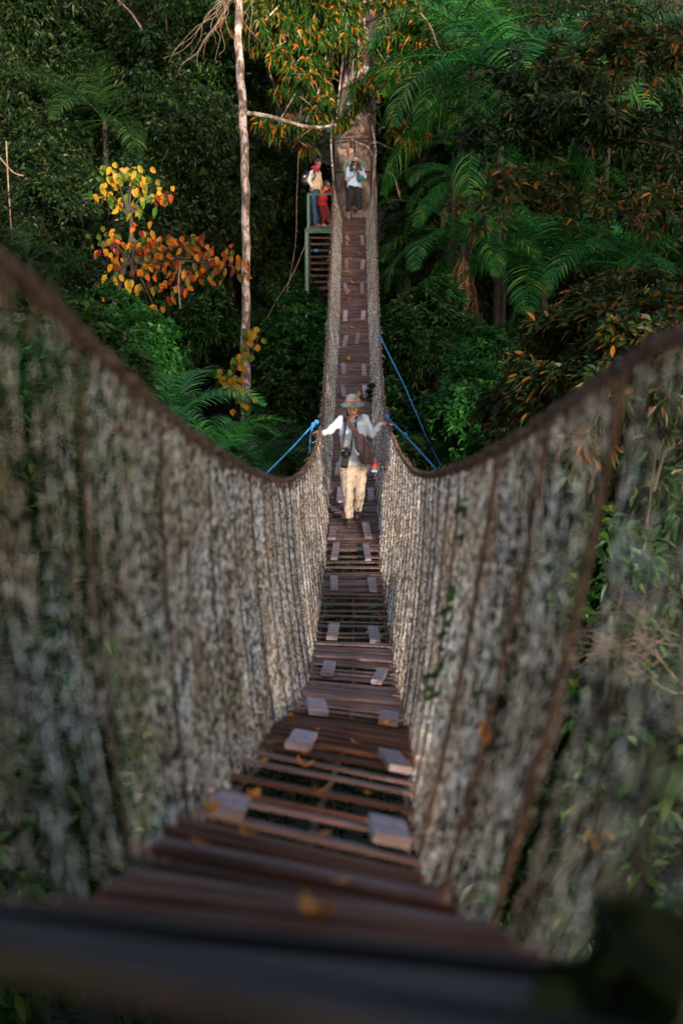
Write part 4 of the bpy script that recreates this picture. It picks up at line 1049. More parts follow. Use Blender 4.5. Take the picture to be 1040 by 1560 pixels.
# dark frame round the trunk behind the visitors
fD = 42.4
for (pts, nm) in (([(510, 212), (568, 212)], 'rail'), ([(511, 212), (511, 328)], 'post'), ([(566, 212), (565, 328)], 'post'), ([(540, 212), (540, 232)], 'post'), ([(511, 262), (566, 262)], 'rail')):
    mb = MB(); a_, b_ = [P(q[0], q[1], fD) for q in pts]; bar(mb, a_, b_, .035 if nm == 'post' else .028); mb.build(nm, M['black_metal'], plat)
tag(plat, 'plank platform with dark rail frame wrapped round the giant tree at the bridge end', 'platform')
# anchor ropes rising from the handrails to the tree
for (pts) in ([(508, 274), (506, 250), (504, 215), (506, 180)], [(569, 272), (571, 250), (572, 225), (566, 190)]):
    mb = MB(); c = curve([P(a_, b_, 41.1 + (280 - b_) * .012) for a_, b_ in pts], 40)
    tubes(mb, c, .02 * (1 + .5 * np.sin(np.arange(40) * 2.2)), 6); mb.build('anchor_rope', M['net'], bridge)

tw = empty('steel_tower', P(470, 640, 40.6)); D0 = 40.3
GM = M['green_metal']
def tpart(nm, a, b, w, mat=GM, d=None):
    mb = MB(); a, b = np.asarray(a, float), np.asarray(b, float); ax = nrm(b - a); L = np.linalg.norm(b - a) / 2
    ref = np.array([0, 1.0, 0]) if abs(ax[1]) < .8 else np.array([0, 0, 1.0]); s_ = nrm(np.cross(ax, ref)); t_ = np.cross(s_, ax)
    boxv(mb, (a + b) / 2, ax * L, s_ * w, t_ * (d or w), 0, 1, 0, .2); return mb.build(nm, mat, tw)
pl = P(467, 352, D0); pr = P(506, 352, D0); back = np.array([0, 1.9, 0])
tpart('post', P(467, 354, D0), P(469, 660, D0), .055); tpart('post', P(467, 354, D0) + back, P(467, 354, D0) + back - [0, 0, 5.6], .055)
tpart('post', P(507, 358, D0) + [0, .1, 0], P(507, 358, D0) + [0, .1, -5.6], .05); tpart('post', P(507, 358, D0) + back, P(507, 358, D0) + back - [0, 0, 5.6], .05)
tpart('beam', pl + [-.06, 0, 0], pr, .06); tpart('beam', pl + back, pr + back, .06); tpart('beam', pl + [0, .06, 0], pl + back - [0, .06, 0], .055)
tpart('rail_post', P(469.5, 297, D0), P(469.5, 349, D0), .035); tpart('rail_post', P(469.5, 297, D0) + back, P(469.5, 349, D0) + back, .035)
tpart('top_rail', P(468, 296, D0), P(506, 296, D0), .03); tpart('top_rail', P(469.5, 296, D0) + [0, .03, 0], P(469.5, 296, D0) + back, .025); tpart('mid_rail', P(469.5, 322, D0) + [0, .03, 0], P(469.5, 322, D0) + back, .018)
tpart('brace', P(470, 500, D0), P(506, 640, D0), .022)
mb = MB()
for i in range(12):
    boxv(mb, (pl + pr) / 2 + [.0, .08 + i * .155, .075], ((pr - pl)[0] / 2 + .03, 0, 0), (0, .07, 0), (0, 0, .018), 0, 3, .02, .1)
mb.build('floor_boards', M['stair_wood'], tw)
tag(tw, 'green painted steel tower with railing beside the far end of the bridge', 'tower')
stc = empty('wooden_stairs', P(488, 445, 40.8))
for i in range(9):
    v_ = 362 + i * 9.6; Dq = 40.6 + .0 + (i * .16)
    a_, b_ = P(473, v_, Dq), P(504, v_, Dq); mb = MB()
    boxv(mb, (a_ + b_) / 2, ((b_ - a_)[0] / 2, 0, 0), (0, .12, 0), (0, 0, .03), 0, 3, .02, .1); mb.build('tread', M['stair_wood'], stc)
for u in (472.5, 504.5):
    mb = MB(); a_, b_ = P(u, 356, 40.6), P(u, 448, 42.1); ax = nrm(b_ - a_); boxv(mb, (a_ + b_) / 2, ax * np.linalg.norm(b_ - a_) / 2, (.02, 0, 0), np.cross(ax, (1, 0, 0)) * .1); mb.build('stringer', M['stair_wood'], stc)
tag(stc, 'open brown wooden stairs under the green tower floor', 'stairs')
ob_ = MB(); ellipsoid(ob_, P(481, 382, 40.45), (.07, .06, .06)); o = ob_.build('blue_bundle', M['blue_rope'], None, True); tag(o, 'small blue rope bundle on the tower stairs', 'bundle')

# ================================================================= PEOPLE
def remesh(mb, name, mat, parent, vox, sm=3, fold=0.0, fs=9.0, ss=.5, mats=None, pick=None):
    me = mb.mesh(name + '_raw', mat, True, np.array(parent.location)); tmp = bpy.data.objects.new('tmp', me); COL.objects.link(tmp)
    r = tmp.modifiers.new('r', 'REMESH'); r.mode = 'VOXEL'; r.voxel_size = vox; r.use_smooth_shade = True
    if sm: s_ = tmp.modifiers.new('s', 'SMOOTH'); s_.factor = ss; s_.iterations = sm
    dg = bpy.context.evaluated_depsgraph_get(); dg.update()
    m2 = bpy.data.meshes.new_from_object(tmp.evaluated_get(dg)); m2.name = name
    bpy.data.objects.remove(tmp)
    m2.materials.clear()
    for q in (mats or [mat]): m2.materials.append(q)
    if fold:
        n_ = len(m2.vertices); co = np.empty(n_ * 3, np.float32); m2.vertices.foreach_get('co', co); co = co.reshape(-1, 3)
        no = np.empty(n_ * 3, np.float32); m2.vertices.foreach_get('normal', no); no = no.reshape(-1, 3)
        w_ = np.array([mnoise.noise((c[0] * fs * .9 + 3, c[1] * fs * .9, c[2] * fs * 1.7)) + .5 * mnoise.noise((c[0] * fs * 2.3, c[1] * fs * 2.3 + 5, c[2] * fs * 3.6)) for c in co])
        co = co + no * (w_ * fold)[:, None]; m2.vertices.foreach_set('co', co.astype(np.float32).ravel()); m2.update()
    if pick is not None:
        off = np.array(parent.location)
        for p_ in m2.polygons: p_.material_index = pick(np.array(p_.center) + off)
    for p_ in m2.polygons: p_.use_smooth = True
    return link(name, m2, parent)

def cap(mb, a, b, ra, rb, n=12):
    a, b = np.asarray(a, float), np.asarray(b, float); tubes(mb, np.stack([a, b]), np.array([ra, rb]), n, caps=True)
    ellipsoid(mb, a, ra, 0, n, 8); ellipsoid(mb, b, rb, 0, n, 8)
def chain(mb, pts, rad):
    for i in range(len(pts) - 1): cap(mb, pts[i], pts[i + 1], rad[i], rad[i + 1])
def torso(mb, pts, rx, ry, ax=(1, 0, 0), n=18, m=26):
    """elliptic loft; ax is the body's left-right axis"""
    c = curve(pts, m); t_ = np.linspace(0, 1, m); tk = np.linspace(0, 1, len(pts)); a = np.interp(t_, tk, rx); b = np.interp(t_, tk, ry)
    ax = nrm(np.array(ax, float)); ay = nrm(np.cross([0, 0, 1.0], ax)); an = np.arange(n) * 2 * np.pi / n
    v = c[:, None] + ax * (np.cos(an)[None, :, None] * a[:, None, None]) + ay * (np.sin(an)[None, :, None] * b[:, None, None])
    idx = np.arange(m * n).reshape(m, n); f = np.stack([idx[:-1], np.roll(idx[:-1], -1, 1), np.roll(idx[1:], -1, 1), idx[1:]], -1).reshape(-1, 4)
    mb.add(v.reshape(-1, 3), f)
    for e, s_ in ((0, 1), (m - 1, -1)):
        vv = np.concatenate([v[e], c[e][None]]); ff = np.array([(j, (j + 1) % n, n) for j in range(n)]); mb.add(vv, ff if s_ < 0 else ff[:, ::-1])
def head(mb, c, s, fwd, up=(0, 0, 1)):
    """skull, jaw, nose, brow, ears; s = head height"""
    fwd = nrm(np.array(fwd, float)); up = np.array(up, float); lf = nrm(np.cross(up, fwd)); up = np.cross(fwd, lf); R = np.stack([lf, fwd, up], 1); c = np.asarray(c, float)
    L = lambda x, y, z: c + R @ (np.array([x, y, z]) * s)
    ellipsoid(mb, L(0, -.04, .09), np.array([.335, .41, .40]) * s, 0, 20, 14, R)
    ellipsoid(mb, L(0, .06, -.14), np.array([.27, .31, .34]) * s, 0, 18, 12, R)
    ellipsoid(mb, L(0, .20, -.38), np.array([.13, .12, .10]) * s, 0, 12, 8, R)
    cap(mb, L(0, .36, .06), L(0, .45, -.11), .035 * s, .06 * s, 8)
    for q in (-1, 1):
        ellipsoid(mb, L(q * .34, -.02, -.02), np.array([.035, .08, .12]) * s, 0, 8, 6, R)
        cap(mb, L(q * .06, .345, .10), L(q * .2, .29, .10), .035 * s, .03 * s, 8)
        ellipsoid(mb, L(q * .17, .24, -.08), np.array([.09, .09, .08]) * s, 0, 8, 6, R)
    cap(mb, L(-.07, .345, -.25), L(.07, .345, -.25), .03 * s, .03 * s, 8)
    return L, R
def face_parts(par, L, R, s, lipm='lip'):
    for q in (-1, 1):
        mb = MB(); ellipsoid(mb, L(q * .13, .335, .01), np.array([.055, .03, .028]) * s, 0, 10, 6, R); mb.build('eye', M['eyew'], par, True)
    mb = MB(); ellipsoid(mb, L(0, .375, -.25), np.array([.10, .03, .032]) * s, 0, 10, 6, R); mb.build('mouth', M[lipm], par, True)
def hand(mb, wrist, d, pn, side, s=.185, curl=.5, grip=0.0):
    """palm with five separate fingers; d = direction of the hand, pn = back-of-hand normal, side = +1 thumb towards cross(d, pn)"""
    wrist = np.asarray(wrist, float); d = nrm(np.array(d, float)); pn = np.array(pn, float); pn = nrm(pn - d * np.dot(pn, d)); x = np.cross(d, pn) * side
    R = np.stack([x, d, pn], 1)
    cap(mb, wrist - d * .02, wrist + d * .02, .026 * s / .185, .027 * s / .185)
    ellipsoid(mb, wrist + d * .27 * s, np.array([.23, .31, .085]) * s, 0, 14, 10, R)
    for k_, (off, ln, sp) in enumerate(((.155, .40, .10), (.052, .45, .02), (-.052, .42, -.05), (-.15, .33, -.14))):
        p0 = wrist + d * .48 * s + x * off * s; dd = nrm(d + x * sp); a = curl * (.6 + .12 * k_) + grip; pts = [p0]
        for j, fr in enumerate((.45, .32, .23)):
            an = a * (j + .6); v_ = dd * math.cos(an) - pn * math.sin(an); pts.append(pts[-1] + v_ * ln * fr * s)
        chain(mb, pts, [.050 * s, .047 * s, .043 * s, .038 * s])
    t0 = wrist + d * .12 * s + x * .17 * s; t1 = t0 + nrm(d * .7 + x * .8 - pn * .2) * .22 * s; t2 = t1 + nrm(d + x * .25 - pn * (.4 + grip)) * .19 * s
    chain(mb, [t0, t1, t2], [.062 * s, .055 * s, .044 * s])

# ---- the walker (D about 18.7)
DW = 18.7
def W(u, v, dy=0.0): return P(470 + u / 7.09, 590 + v / 7.09, DW) + np.array([0, dy, 0])
wk = empty('person', W(480, 1490))
Hc = W(474, 225, -.02); hs = .225; fw = (-.05, -1, -.02)
sh = [W(350, 358, .03), W(600, 350, .03)]; el = [W(235, 462, -.02), W(690, 520, -.03)]; wr = [W(160, 487, -.10), W(775, 385, -.08)]
hip = [W(415, 880, 0), W(545, 870, .02)]; kn = [W(425, 1150, -.11), W(555, 1080, -.02)]; an_ = [W(435, 1425, -.09), W(533, 1385, .22)]
neck = W(470, 350, .02)
mb = MB()
L, R = head(mb, Hc, hs, fw)
cap(mb, W(470, 395, .02), Hc + [0, .02, -.08], .062, .055)
torso(mb, [W(480, 900, .01), W(478, 800, .01), W(478, 640, .0), W(475, 480, 0), W(473, 385, .02), W(472, 345, .02)], [.155, .15, .13, .155, .165, .07], [.105, .10, .095, .11, .10, .06])
for i in range(2):
    chain(mb, [sh[i], el[i], wr[i]], [.044, .032, .022]); chain(mb, [hip[i], kn[i], an_[i]], [.078, .046, .030])
hand(mb, wr[0], W(60, 462, -.06) - wr[0], (.1, -.35, 1), -1, .19, .55, .25)
hand(mb, wr[1], W(905, 385, -.02) - wr[1], (-.1, -.3, 1), 1, .19, .25, .0)
for i, (tx) in enumerate((W(425, 1500, -.24), W(530, 1448, .10))):
    cap(mb, an_[i], an_[i] + [0, 0, -.05], .045, .04); cap(mb, an_[i] + [0, .02, -.05], tx + [0, 0, .01], .038, .03)
remesh(mb, 'body', M['skin'], wk, .0065, 2)
face_parts(wk, L, R, hs)
mb = MB()
torso(mb, [W(478, 830, 0), W(478, 800, 0), W(478, 640, .0), W(475, 500, -.01), W(473, 385, .02), W(472, 345, .03)], [.185, .18, .160, .18, .185, .085], [.125, .12, .118, .145, .122, .075])
ellipsoid(mb, W(420, 500, -.10), (.075, .07, .08)); ellipsoid(mb, W(530, 500, -.10), (.075, .07, .08))
for i in range(2):
    chain(mb, [sh[i], el[i]], [.060, .050]); w2 = wr[i] + (el[i] - wr[i]) * .06; chain(mb, [el[i], w2], [.050, .036])
remesh(mb, 'shirt', M['shirt_blue'], wk, .008, 3, .015, 10)
mb = MB()
torso(mb, [W(480, 935, .01), W(480, 880, .01), W(478, 800, .01)], [.15, .185, .172], [.12, .128, .115])
for i in range(2): 
    k2 = an_[i] + (kn[i] - an_[i]) * .17
    chain(mb, [hip[i], (hip[i] + kn[i]) / 2, kn[i], (kn[i] + an_[i]) / 2, k2], [.104, .092, .074, .066, .062])
remesh(mb, 'trousers', M['tan'], wk, .008, 2, .014, 7)
for i, tx in enumerate((W(425, 1500, -.24), W(530, 1448, .10))):
    mb = MB(); a0 = an_[i]; cap(mb, a0 + [0, 0, .03], a0 + [0, .01, -.06], .060, .060); cap(mb, a0 + [0, .045, -.075], tx + [0, 0, .025], .054, .050); cap(mb, a0 + [0, .05, -.10], tx + [0, 0, .0], .034, .03)
    remesh(mb, 'boot', M['boot'], wk, .008, 2)
# hat
mb = MB(); n = 40; prof = [(.0, .118), (.04, .115), (.070, .102), (.088, .078), (.097, .05), (.100, .018), (.118, .004), (.142, -.014), (.163, -.038), (.166, -.044), (.142, -.022), (.118, -.004), (.096, .006), (.088, .05), (.068, .088), (0, .105)]
an = np.arange(n) * 2 * np.pi / n; hc = Hc + np.array([0, .01, .074]); HR = rotm(-.10, -.03, 0)
v = np.array([[r * math.cos(a) * 1.0, r * math.sin(a) * 1.05, z + .010 * math.cos(2 * a) * (r > .12) + .005 * math.sin(3 * a) * (r > .12)] for r, z in prof for a in an]) @ HR.T + hc
idx = np.arange(len(prof) * n).reshape(len(prof), n); f = np.stack([idx[:-1], idx[1:], np.roll(idx[1:], -1, 1), np.roll(idx[:-1], -1, 1)], -1).reshape(-1, 4)
mb.add(v, f[:, ::-1]); hat = mb.build('sun_hat', M['hatgrey'], wk, True)
mb = MB(); v = np.array([[r * math.cos(a), r * math.sin(a) * 1.05, z] for r, z in ((.100, .012), (.1035, .014), (.1015, .042), (.097, .044)) for a in an]) @ HR.T + hc
idx = np.arange(4 * n).reshape(4, n); f = np.stack([idx[:-1], np.roll(idx[:-1], -1, 1), np.roll(idx[1:], -1, 1), idx[1:]], -1).reshape(-1, 4); mb.add(v, f)
o = mb.build('hat_band', M['hatband'], wk, True)
mb = MB(); 
for q in (-1, 1): chain(mb, [L(q * .32, -.14, .05), L(q * .33, -.12, -.2), L(q * .30, -.10, -.34)], [.020, .018, .010])
ellipsoid(mb, L(0, -.22, -.05), (.085, .07, .11)); remesh(mb, 'hair', M['hair'], wk, .008, 1)
mb = MB(); an = np.linspace(0, 2 * np.pi, 30)
for k_, z in enumerate((.0, .018, -.02)):
    pp = W(470, 352, .0) + np.stack([(.078 + .008 * k_) * np.cos(an), (.08 + .008 * k_) * np.sin(an), z + .03 * np.sin(an)], -1); tubes(mb, pp, .020, 8)
mb.build('neck_scarf', M['scarf'], wk, True)
tag(wk, 'person in wide grey sun hat, tan trousers, walking with hands on the handrails', 'person')
def strap(mb, pts, w=.014, th=.003, n=24, nv=(0, -1, .1)):
    c = curve([np.asarray(p) for p in pts], n); t_ = nrm(np.gradient(c, axis=0)); s_ = nrm(np.cross(t_, nv)); u_ = np.cross(s_, t_)
    v = np.stack([c - s_ * w + u_ * th, c + s_ * w + u_ * th, c + s_ * w - u_ * th, c - s_ * w - u_ * th], 1); idx = np.arange(n * 4).reshape(n, 4)
    f = np.stack([idx[:-1], np.roll(idx[:-1], -1, 1), np.roll(idx[1:], -1, 1), idx[1:]], -1).reshape(-1, 4); mb.add(v.reshape(-1, 3), f)
# camera
cb = empty('camera', W(402, 670, -.20)); c0 = W(402, 672, -.20); RR = rotm(.25, .08, .1)
mb = MB(); X_, Y_, Z_ = RR[:, 0], RR[:, 1], RR[:, 2]
boxv(mb, c0, X_ * .066, Y_ * .025, Z_ * .042, 0, 2, 0, .25); boxv(mb, c0 + Z_ * .05, X_ * .026, Y_ * .022, Z_ * .02, 0, 2, 0, .3); mb.build('camera_body', M['black'], cb)
mb = MB(); tubes(mb, np.stack([c0 - Y_ * .02, c0 - Y_ * .03, c0 - Y_ * .085, c0 - Y_ * .09]), np.array([.036, .038, .036, .030]), 20, caps=True); mb.build('lens', M['black'], cb, True)
mb = MB(); tubes(mb, np.stack([c0 - Y_ * .0901, c0 - Y_ * .092]), np.array([.026, .022]), 18, caps=True); mb.build('lens_glass', M['glass'], cb, True)
mb = MB(); strap(mb, [W(355, 665, -.17), W(375, 540, -.18), W(392, 420, -.145), W(395, 330, -.06), W(420, 300, .05)], .017); strap(mb, [W(455, 650, -.17), W(470, 520, -.18), W(500, 400, -.13), W(520, 330, -.05), W(505, 300, .05)], .013)
mb.build('strap', M['black'], cb); tag(cb, 'black camera hanging on a neck strap on the hatted walker', 'camera')
ps = empty('lens_pouch', W(392, 770, -.18)); mb = MB(); RR = rotm(0, .16, 0); 
boxv(mb, W(392, 770, -.17), RR[:, 0] * .046, RR[:, 1] * .04, RR[:, 2] * .082, 0, 3, .0, .35); mb.build('pouch', M['black'], ps)
mb = MB(); boxv(mb, W(390, 722, -.17) , RR[:, 0] * .049, RR[:, 1] * .044, RR[:, 2] * .014, 0, 3, 0, .3); mb.build('lid', M['black'], ps); tag(ps, 'black lens pouch hanging just under the walker\'s camera', 'pouch')
# sling bag
sb = empty('sling_bag', W(610, 800, -.14)); mb = MB(); top = W(530, 478, -.13); bot = W(640, 765, -.13)
torso(mb, [W(632, 800, -.14), W(628, 770, -.15), W(612, 690, -.16), W(585, 600, -.15), W(548, 510, -.14), W(525, 472, -.12)], [.06, .098, .108, .098, .075, .03], [.045, .065, .075, .065, .05, .025])
remesh(mb, 'bag', M['bag'], sb, .009, 2, .008, 10)
mb = MB(); strap(mb, [W(565, 790, -.235), W(580, 700, -.24), W(600, 610, -.235), W(590, 530, -.21)], .004, .003); strap(mb, [W(640, 770, -.235), W(655, 660, -.225), W(625, 560, -.21)], .004, .003)
mb.build('seam', M['black_cloth'], sb)
mb = MB(); strap(mb, [W(530, 490, -.16), W(480, 430, -.15), W(440, 380, -.12), W(390, 315, -.02), W(370, 300, .06)], .030, .005); strap(mb, [W(520, 480, -.15), W(510, 420, -.14), W(505, 360, -.07), W(520, 320, .02)], .020, .005)
mb.build('strap', M['bag'], sb)
mb = MB(); ellipsoid(mb, W(520, 678, -.235), (.042, .012, .022), 0, 12, 8, rotm(0, .7, 0)); ellipsoid(mb, W(503, 655, -.235), (.024, .012, .016), 0, 10, 8, rotm(0, 1.2, 0)); mb.build('tag', M['white'], sb, True)
tag(sb, 'brown mauve sling bag slung across the walker\'s front', 'bag')
bt = empty('water_bottle', W(700, 900, -.08)); 
for nm, (z0, z1, r0, r1), mt in (('bottle_base', (905, 880, .040, .046), 'clear'), ('blue_band', (880, 858, .0475, .0475), 'bluep'), ('bottle_body', (858, 785, .046, .038), 'orange'), ('cap', (785, 745, .028, .016), 'clear')):
    mb = MB(); tubes(mb, np.stack([W(703, z0, -.08), W(704, (z0 + z1) / 2, -.08), W(705, z1, -.08)]), np.array([r0, (r0 + r1) / 2 + .001, r1]), 18, caps=True); mb.build(nm, M[mt], bt, True)
tag(bt, 'orange drinking bottle with blue band hanging at the walker\'s hip', 'bottle')

# ---- the visitors at the far end
def V(x, y, D): return P(450 + x / 6.933, 210 + y / 6.933, D)
def visitor(D, spec, label):
    """joints in zoomed photo pixels; spec carries radii scale, colours"""
    q = lambda p, dy=0.0: V(p[0], p[1], D) + np.array([0, (p[2] if len(p) > 2 else 0) + dy, 0])
    o = empty('person', q(spec['foot'])); k = spec.get('k', 1.0); side = spec.get('ax', (1, 0, 0)); sk = M[spec.get('skin', 'skin_dark')]
    mb = MB(); hc = q(spec['head']); hs = spec.get('hs', .235); L, R = head(mb, hc, hs, spec['fwd'])
    cap(mb, q(spec['neck']) - [0, 0, .03], hc - [0, 0, .07], .055, .05)
    tp = [q(p) for p in spec['torso']]
    torso(mb, tp, [.14 * k, .13 * k, .15 * k, .06], [.10 * k, .09 * k, .10 * k, .05], side)
    for arm in spec['arms']:
        a = [q(p) for p in arm['j']]; chain(mb, a[:3], [.045, .037, .026]); hand(mb, a[2], a[3] - a[2], arm.get('pn', (0, -.3, 1)), arm.get('s', 1), .18, .7, .3)
    for leg in spec['legs']:
        a = [q(p) for p in leg]; chain(mb, a[:3], [.08 * k, .055, .04]); cap(mb, a[2], a[3], .035, .032)
    remesh(mb, 'body', sk, o, .011, 2); face_parts(o, L, R, hs)
    mb = MB(); torso(mb, tp, [.19 * k, .185 * k, .185 * k, .075], [.15 * k, .155 * k, .14 * k, .065], side)
    for arm in spec['arms']:
        a = [q(p) for p in arm['j']]
        if arm.get('mat'):
            m2 = MB(); chain(m2, [a[0], a[1], a[2] + (a[1] - a[2]) * .08], [.072 * k, .058 * k, .04]); remesh(m2, 'sleeve', M[arm['mat']], o, .014, 2, .008)
        else: chain(mb, [a[0], a[1], a[2] + (a[1] - a[2]) * .08], [.075 * k, .058 * k, .04])
    remesh(mb, 'shirt', M[spec['top']], o, .014, 2, .014, 8)
    mb = MB(); torso(mb, [tp[0] - [0, 0, .10], tp[0] + [0, 0, .02], tp[0] + [0, 0, .06]], [.15 * k, .185 * k, .17 * k], [.13 * k, .15 * k, .13 * k], side)
    for leg in spec['legs']:
        a = [q(p) for p in leg]; chain(mb, [a[0], a[1], a[2] + [0, 0, .04]], [.115 * k, .085 * k, .068 * k])
    remesh(mb, 'trousers', M[spec['pants']], o, .014, 2, .014, 7)
    for leg in spec['legs']:
        a = [q(p) for p in leg]; 
        if spec.get('socks'): m2 = MB(); cap(m2, a[2] + [0, 0, .03], a[2] - [0, 0, .05], .05, .048); m2.build('sock', M['sock'], o, True)
        m2 = MB(); cap(m2, a[2] - [0, 0, .07], a[3], .052, .045); cap(m2, a[2] - [0, 0, .09], a[3] - [0, 0, .015], .04, .035); remesh(m2, 'shoe', M[spec.get('shoe', 'boot_grey')], o, .012, 1)
    tag(o, label, 'person'); return o, L, R, hs, q

# woman in pale blue with cap
o, L, R, hs, q = visitor(40.9, dict(foot=(615, 855), head=(628, 248), neck=(622, 300), fwd=(0, -1, -.2), k=1.12, torso=[(622, 525), (620, 450), (620, 350), (620, 305)],
    arms=[dict(j=[(562, 335), (548, 432, -.1), (612, 378, -.3), (640, 345, -.34)], s=1), dict(j=[(682, 330), (728, 408, -.08), (672, 372, -.3), (648, 345, -.34)], s=-1)],
    legs=[[(585, 560), (572, 670), (558, 772), (560, 850, -.12)], [(658, 560), (668, 665), (678, 762), (684, 838, -.12)]],
    top='sweater', pants='black_cloth', socks=1, skin='skin_dark'), 'person in pale blue sweater, beige cap and black trousers at the bridge end')
mb = MB(); ellipsoid(mb, L(0, -.02, .22), np.array([.38, .45, .33]) * hs, 0, 18, 10, R); mb.build('cap', M['cap'], o, True)
mb = MB(); ellipsoid(mb, L(0, .5, .20), np.array([.30, .28, .03]) * hs, 0, 16, 6, R); mb.build('cap_brim', M['cap'], o, True)
mb = MB(); 
for q_ in (-1, 1): ellipsoid(mb, L(q_ * .15, .37, .03), np.array([.12, .03, .09]) * hs, 0, 10, 6, R)
cap(mb, L(-.06, .40, .05), L(.06, .40, .05), .006, .006); mb.build('sunglasses', M['black'], o, True)
mb = MB(); 
for q_ in (-1, 1): chain(mb, [L(q_ * .34, -.1, .0), L(q_ * .36, .0, -.35), L(q_ * .42, .1, -.62)], [.03, .04, .03])
mb.build('hair', M['hair_dark'], o, True)
ph = empty('camera', q((655, 325, -.36))); mb = MB(); boxv(mb, q((655, 322, -.36)), (.085, 0, 0), (0, .04, 0), (0, 0, .05), 0, 1, 0, .3); mb.build('camera_body', M['black'], ph)
mb = MB(); tubes(mb, np.stack([q((655, 322, -.38)), q((655, 322, -.48))]), .036, 14, caps=True); mb.build('lens', M['black'], ph, True)
mb = MB(); strap(mb, [q((610, 330, -.33)), q((585, 345, -.24)), q((580, 305, -.15)), q((600, 285, 0))], .025, .006); strap(mb, [q((690, 330, -.33)), q((700, 340, -.22)), q((680, 300, -.12)), q((650, 285, 0))], .02, .006); mb.build('strap', M['black'], ph)
tag(ph, 'dark camera held at the chest by the person in pale blue', 'camera')
tb_ = empty('shoulder_bag', q((690, 460, -.12))); mb = MB(); torso(mb, [q((692, 460, -.2)), q((690, 430, -.22)), q((670, 385, -.22))], [.10, .13, .07], [.05, .07, .04]); mb.build('bag', M['teal'], tb_, True)
mb = MB(); strap(mb, [q((670, 385, -.24)), q((630, 340, -.25)), q((590, 300, -.08))], .018, .005); mb.build('strap', M['teal'], tb_); tag(tb_, 'teal shoulder bag at the elbow of the person in pale blue', 'bag')

# man in grey green behind her
o, L, R, hs, q = visitor(42.0, dict(foot=(600, 770), head=(574, 158), neck=(580, 205), fwd=(-.25, -1, -.1), torso=[(592, 450), (590, 380), (588, 270), (584, 212)],
    arms=[dict(j=[(530, 245), (515, 330, -.05), (530, 410, -.1), (532, 440, -.1)], s=1), dict(j=[(645, 232), (728, 268, -.02), (690, 330, -.16), (680, 350, -.2)], s=-1)],
    legs=[[(565, 490), (565, 610), (565, 715), (565, 770, -.12)], [(620, 490), (622, 610), (625, 715), (628, 770, -.12)]], top='hoodie', pants='black_cloth', shoe='boot'),
    'person in grey green shirt and pale head cloth standing behind the one in pale blue')
mb = MB(); ellipsoid(mb, L(0, -.18, .10), np.array([.42, .42, .45]) * hs, 0, 18, 12, R); ellipsoid(mb, L(0, -.20, -.38), np.array([.38, .34, .30]) * hs, 0, 18, 10, R); mb.build('head_cloth', M['headcloth'], o, True)

# woman with magenta scarf, hand on hip, turned right
o, L, R, hs, q = visitor(41.2, dict(foot=(225, 965), head=(243, 268), neck=(215, 325), fwd=(.62, -1, -.08), ax=(.75, .6, 0), torso=[(214, 560), (218, 480), (214, 380), (214, 330)],
    arms=[dict(j=[(178, 365, -.05), (140, 452, -.08), (180, 520, -.16), (172, 566, -.2)], s=1, mat='white'), dict(j=[(240, 370, .15), (262, 450, .2), (282, 520, .1), (300, 530, .05)], s=-1)],
    legs=[[(195, 600), (205, 760), (212, 920), (262, 958, -.1)], [(228, 600, .1), (236, 760, .1), (232, 905, .1), (280, 938, 0)]], top='beige', pants='jeans', skin='skin_dark'),
    'person in magenta head scarf and blue jeans with a hand on the hip')
mb = MB(); ellipsoid(mb, L(0, -.20, .04), np.array([.42, .42, .46]) * hs, 0, 18, 12, R); ellipsoid(mb, L(0, -.16, -.50), np.array([.42, .40, .26]) * hs, 0, 18, 10, R); cap(mb, q((190, 315)), q((225, 345, -.08)), .07, .085); remesh(mb, 'head_scarf', M['magenta'], o, .013, 1, .012, 12)
mb = MB(); ellipsoid(mb, L(0, -.06, .30), np.array([.42, .46, .26]) * hs, 0, 16, 10, R); mb.build('cap', M['maroon'], o, True)
bp = empty('backpack', q((105, 500, .05))); mb = MB(); torso(mb, [q((112, 500, .06)), q((105, 470, .06)), q((112, 400, .06)), q((135, 350, .06))], [.12, .17, .16, .08], [.12, .16, .15, .08]); remesh(mb, 'pack', M['black'], bp, .014, 2, .01)
mb = MB(); strap(mb, [q((190, 345, -.16)), q((210, 400, -.2)), q((180, 450, -.17))], .022, .006); strap(mb, [q((240, 360, -.1)), q((250, 420, -.08)), q((246, 480, -.05))], .02, .006); mb.build('strap', M['black'], bp)
mb = MB(); ellipsoid(mb, q((95, 405, -.12)), (.035, .02, .03)); mb.build('badge', M['white'], bp, True)
tag(bp, 'black backpack worn by the person in the magenta scarf', 'backpack')

# red clad person with camera, bending
o, L, R, hs, q = visitor(41.0, dict(foot=(320, 940), head=(330, 492), hs=.21, neck=(315, 540), k=.85, fwd=(.9, -.6, -.5), ax=(.5, .8, 0), torso=[(285, 720), (288, 660), (292, 590), (305, 548)], skin='skin',
    arms=[dict(j=[(275, 565, -.08), (275, 590, -.18), (320, 545, -.28), (335, 528, -.3)], s=1, mat='rustc'), dict(j=[(330, 575, .1), (372, 580, .05), (368, 510, 0), (352, 485, -.05)], s=-1)],
    legs=[[(285, 750), (300, 840, -.05), (290, 915), (320, 930, -.08)], [(320, 750), (352, 840), (350, 915), (375, 930, -.06)]], top='red', pants='darkred'),
    'person in red bending over a camera beside the green railing')
mb = MB(); ellipsoid(mb, L(0, -.10, .12), np.array([.42, .46, .44]) * hs, 0, 16, 10, R); mb.build('hair', M['hair_dark'], o, True)
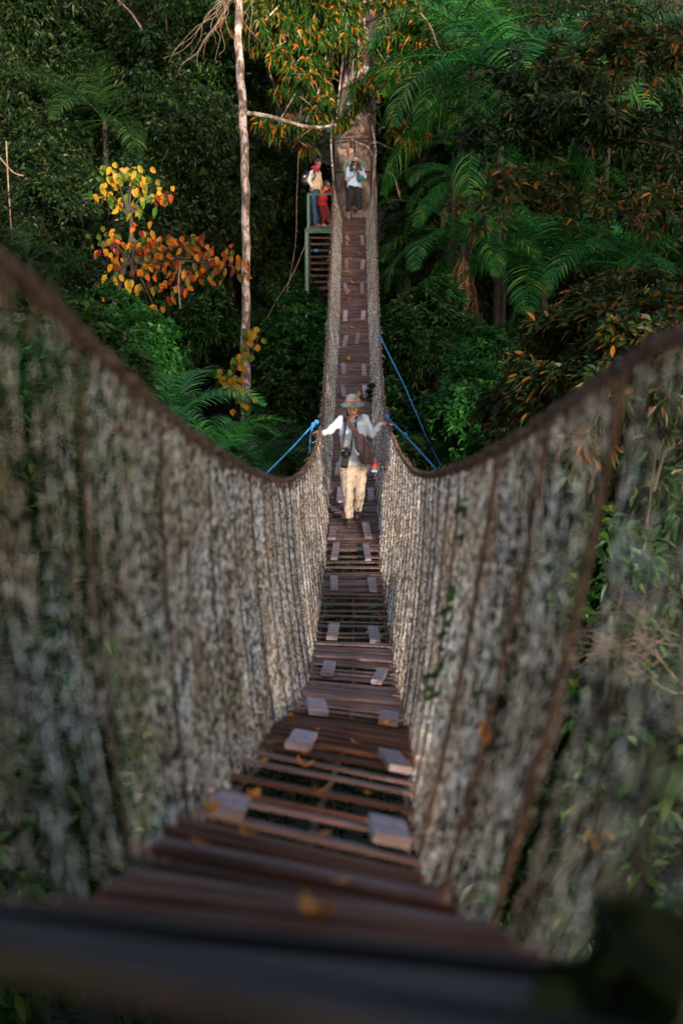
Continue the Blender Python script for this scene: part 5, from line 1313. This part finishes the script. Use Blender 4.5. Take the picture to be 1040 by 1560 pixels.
ph = empty('camera', q((350, 515, -.3))); mb = MB(); boxv(mb, q((352, 512, -.3)), (.07, 0, 0), (0, .035, 0), (0, 0, .045), 0, 1, 0, .3); mb.build('camera_body', M['black'], ph)
mb = MB(); tubes(mb, np.stack([q((358, 512, -.3)), q((358, 512, -.3)) + [.10, -.04, 0]]), .032, 14, caps=True); mb.build('lens', M['black'], ph, True); tag(ph, 'small dark camera in the hands of the person in red', 'camera')
# ================================================================= CAMERA AND LIGHT
cam = bpy.data.cameras.new('camera'); co = bpy.data.objects.new('camera', cam); COL.objects.link(co)
co.location = (0, 0, 0); co.rotation_euler = (math.radians(90) - PITCH, 0, 0)
cam.sensor_fit = 'VERTICAL'; cam.sensor_height = 36; cam.lens = F / 1560 * 36
cam.clip_start = 0.05; cam.clip_end = 2000
cam.dof.use_dof = True; cam.dof.focus_distance = 20.5; cam.dof.aperture_fstop = 2.1
scene.camera = co
EL, AZ = math.radians(12), math.radians(160)      # sun above and behind the camera's right shoulder; azimuth from +Y clockwise
w = bpy.data.worlds.new('World'); scene.world = w; w.use_nodes = True
nt = w.node_tree; bg = nt.nodes['Background']; sky = nt.nodes.new('ShaderNodeTexSky'); sky.sky_type = 'NISHITA'
sky.sun_disc = False; sky.sun_elevation = EL; sky.sun_rotation = AZ; sky.dust_density = 4; sky.ozone_density = 0.2; sky.air_density = .8
nt.links.new(sky.outputs[0], bg.inputs[0]); bg.inputs[1].default_value = 0.15
sl = bpy.data.lights.new('sun', 'SUN'); so = bpy.data.objects.new('sun', sl); COL.objects.link(so)
sl.energy = 2.8; sl.angle = math.radians(0.6); sl.color = (1, .86, .69)
sd = Vector((math.sin(AZ) * math.cos(EL), math.cos(AZ) * math.cos(EL), math.sin(EL)))
so.rotation_euler = sd.to_track_quat('Z', 'Y').to_euler()
scene.view_settings.view_transform = 'Standard'; scene.view_settings.look = 'None'; scene.view_settings.exposure = 1.8; scene.view_settings.gamma = 1
scene.cycles.max_bounces = 4; scene.cycles.diffuse_bounces = 2; scene.cycles.glossy_bounces = 1; scene.cycles.transmission_bounces = 2; scene.cycles.transparent_max_bounces = 4
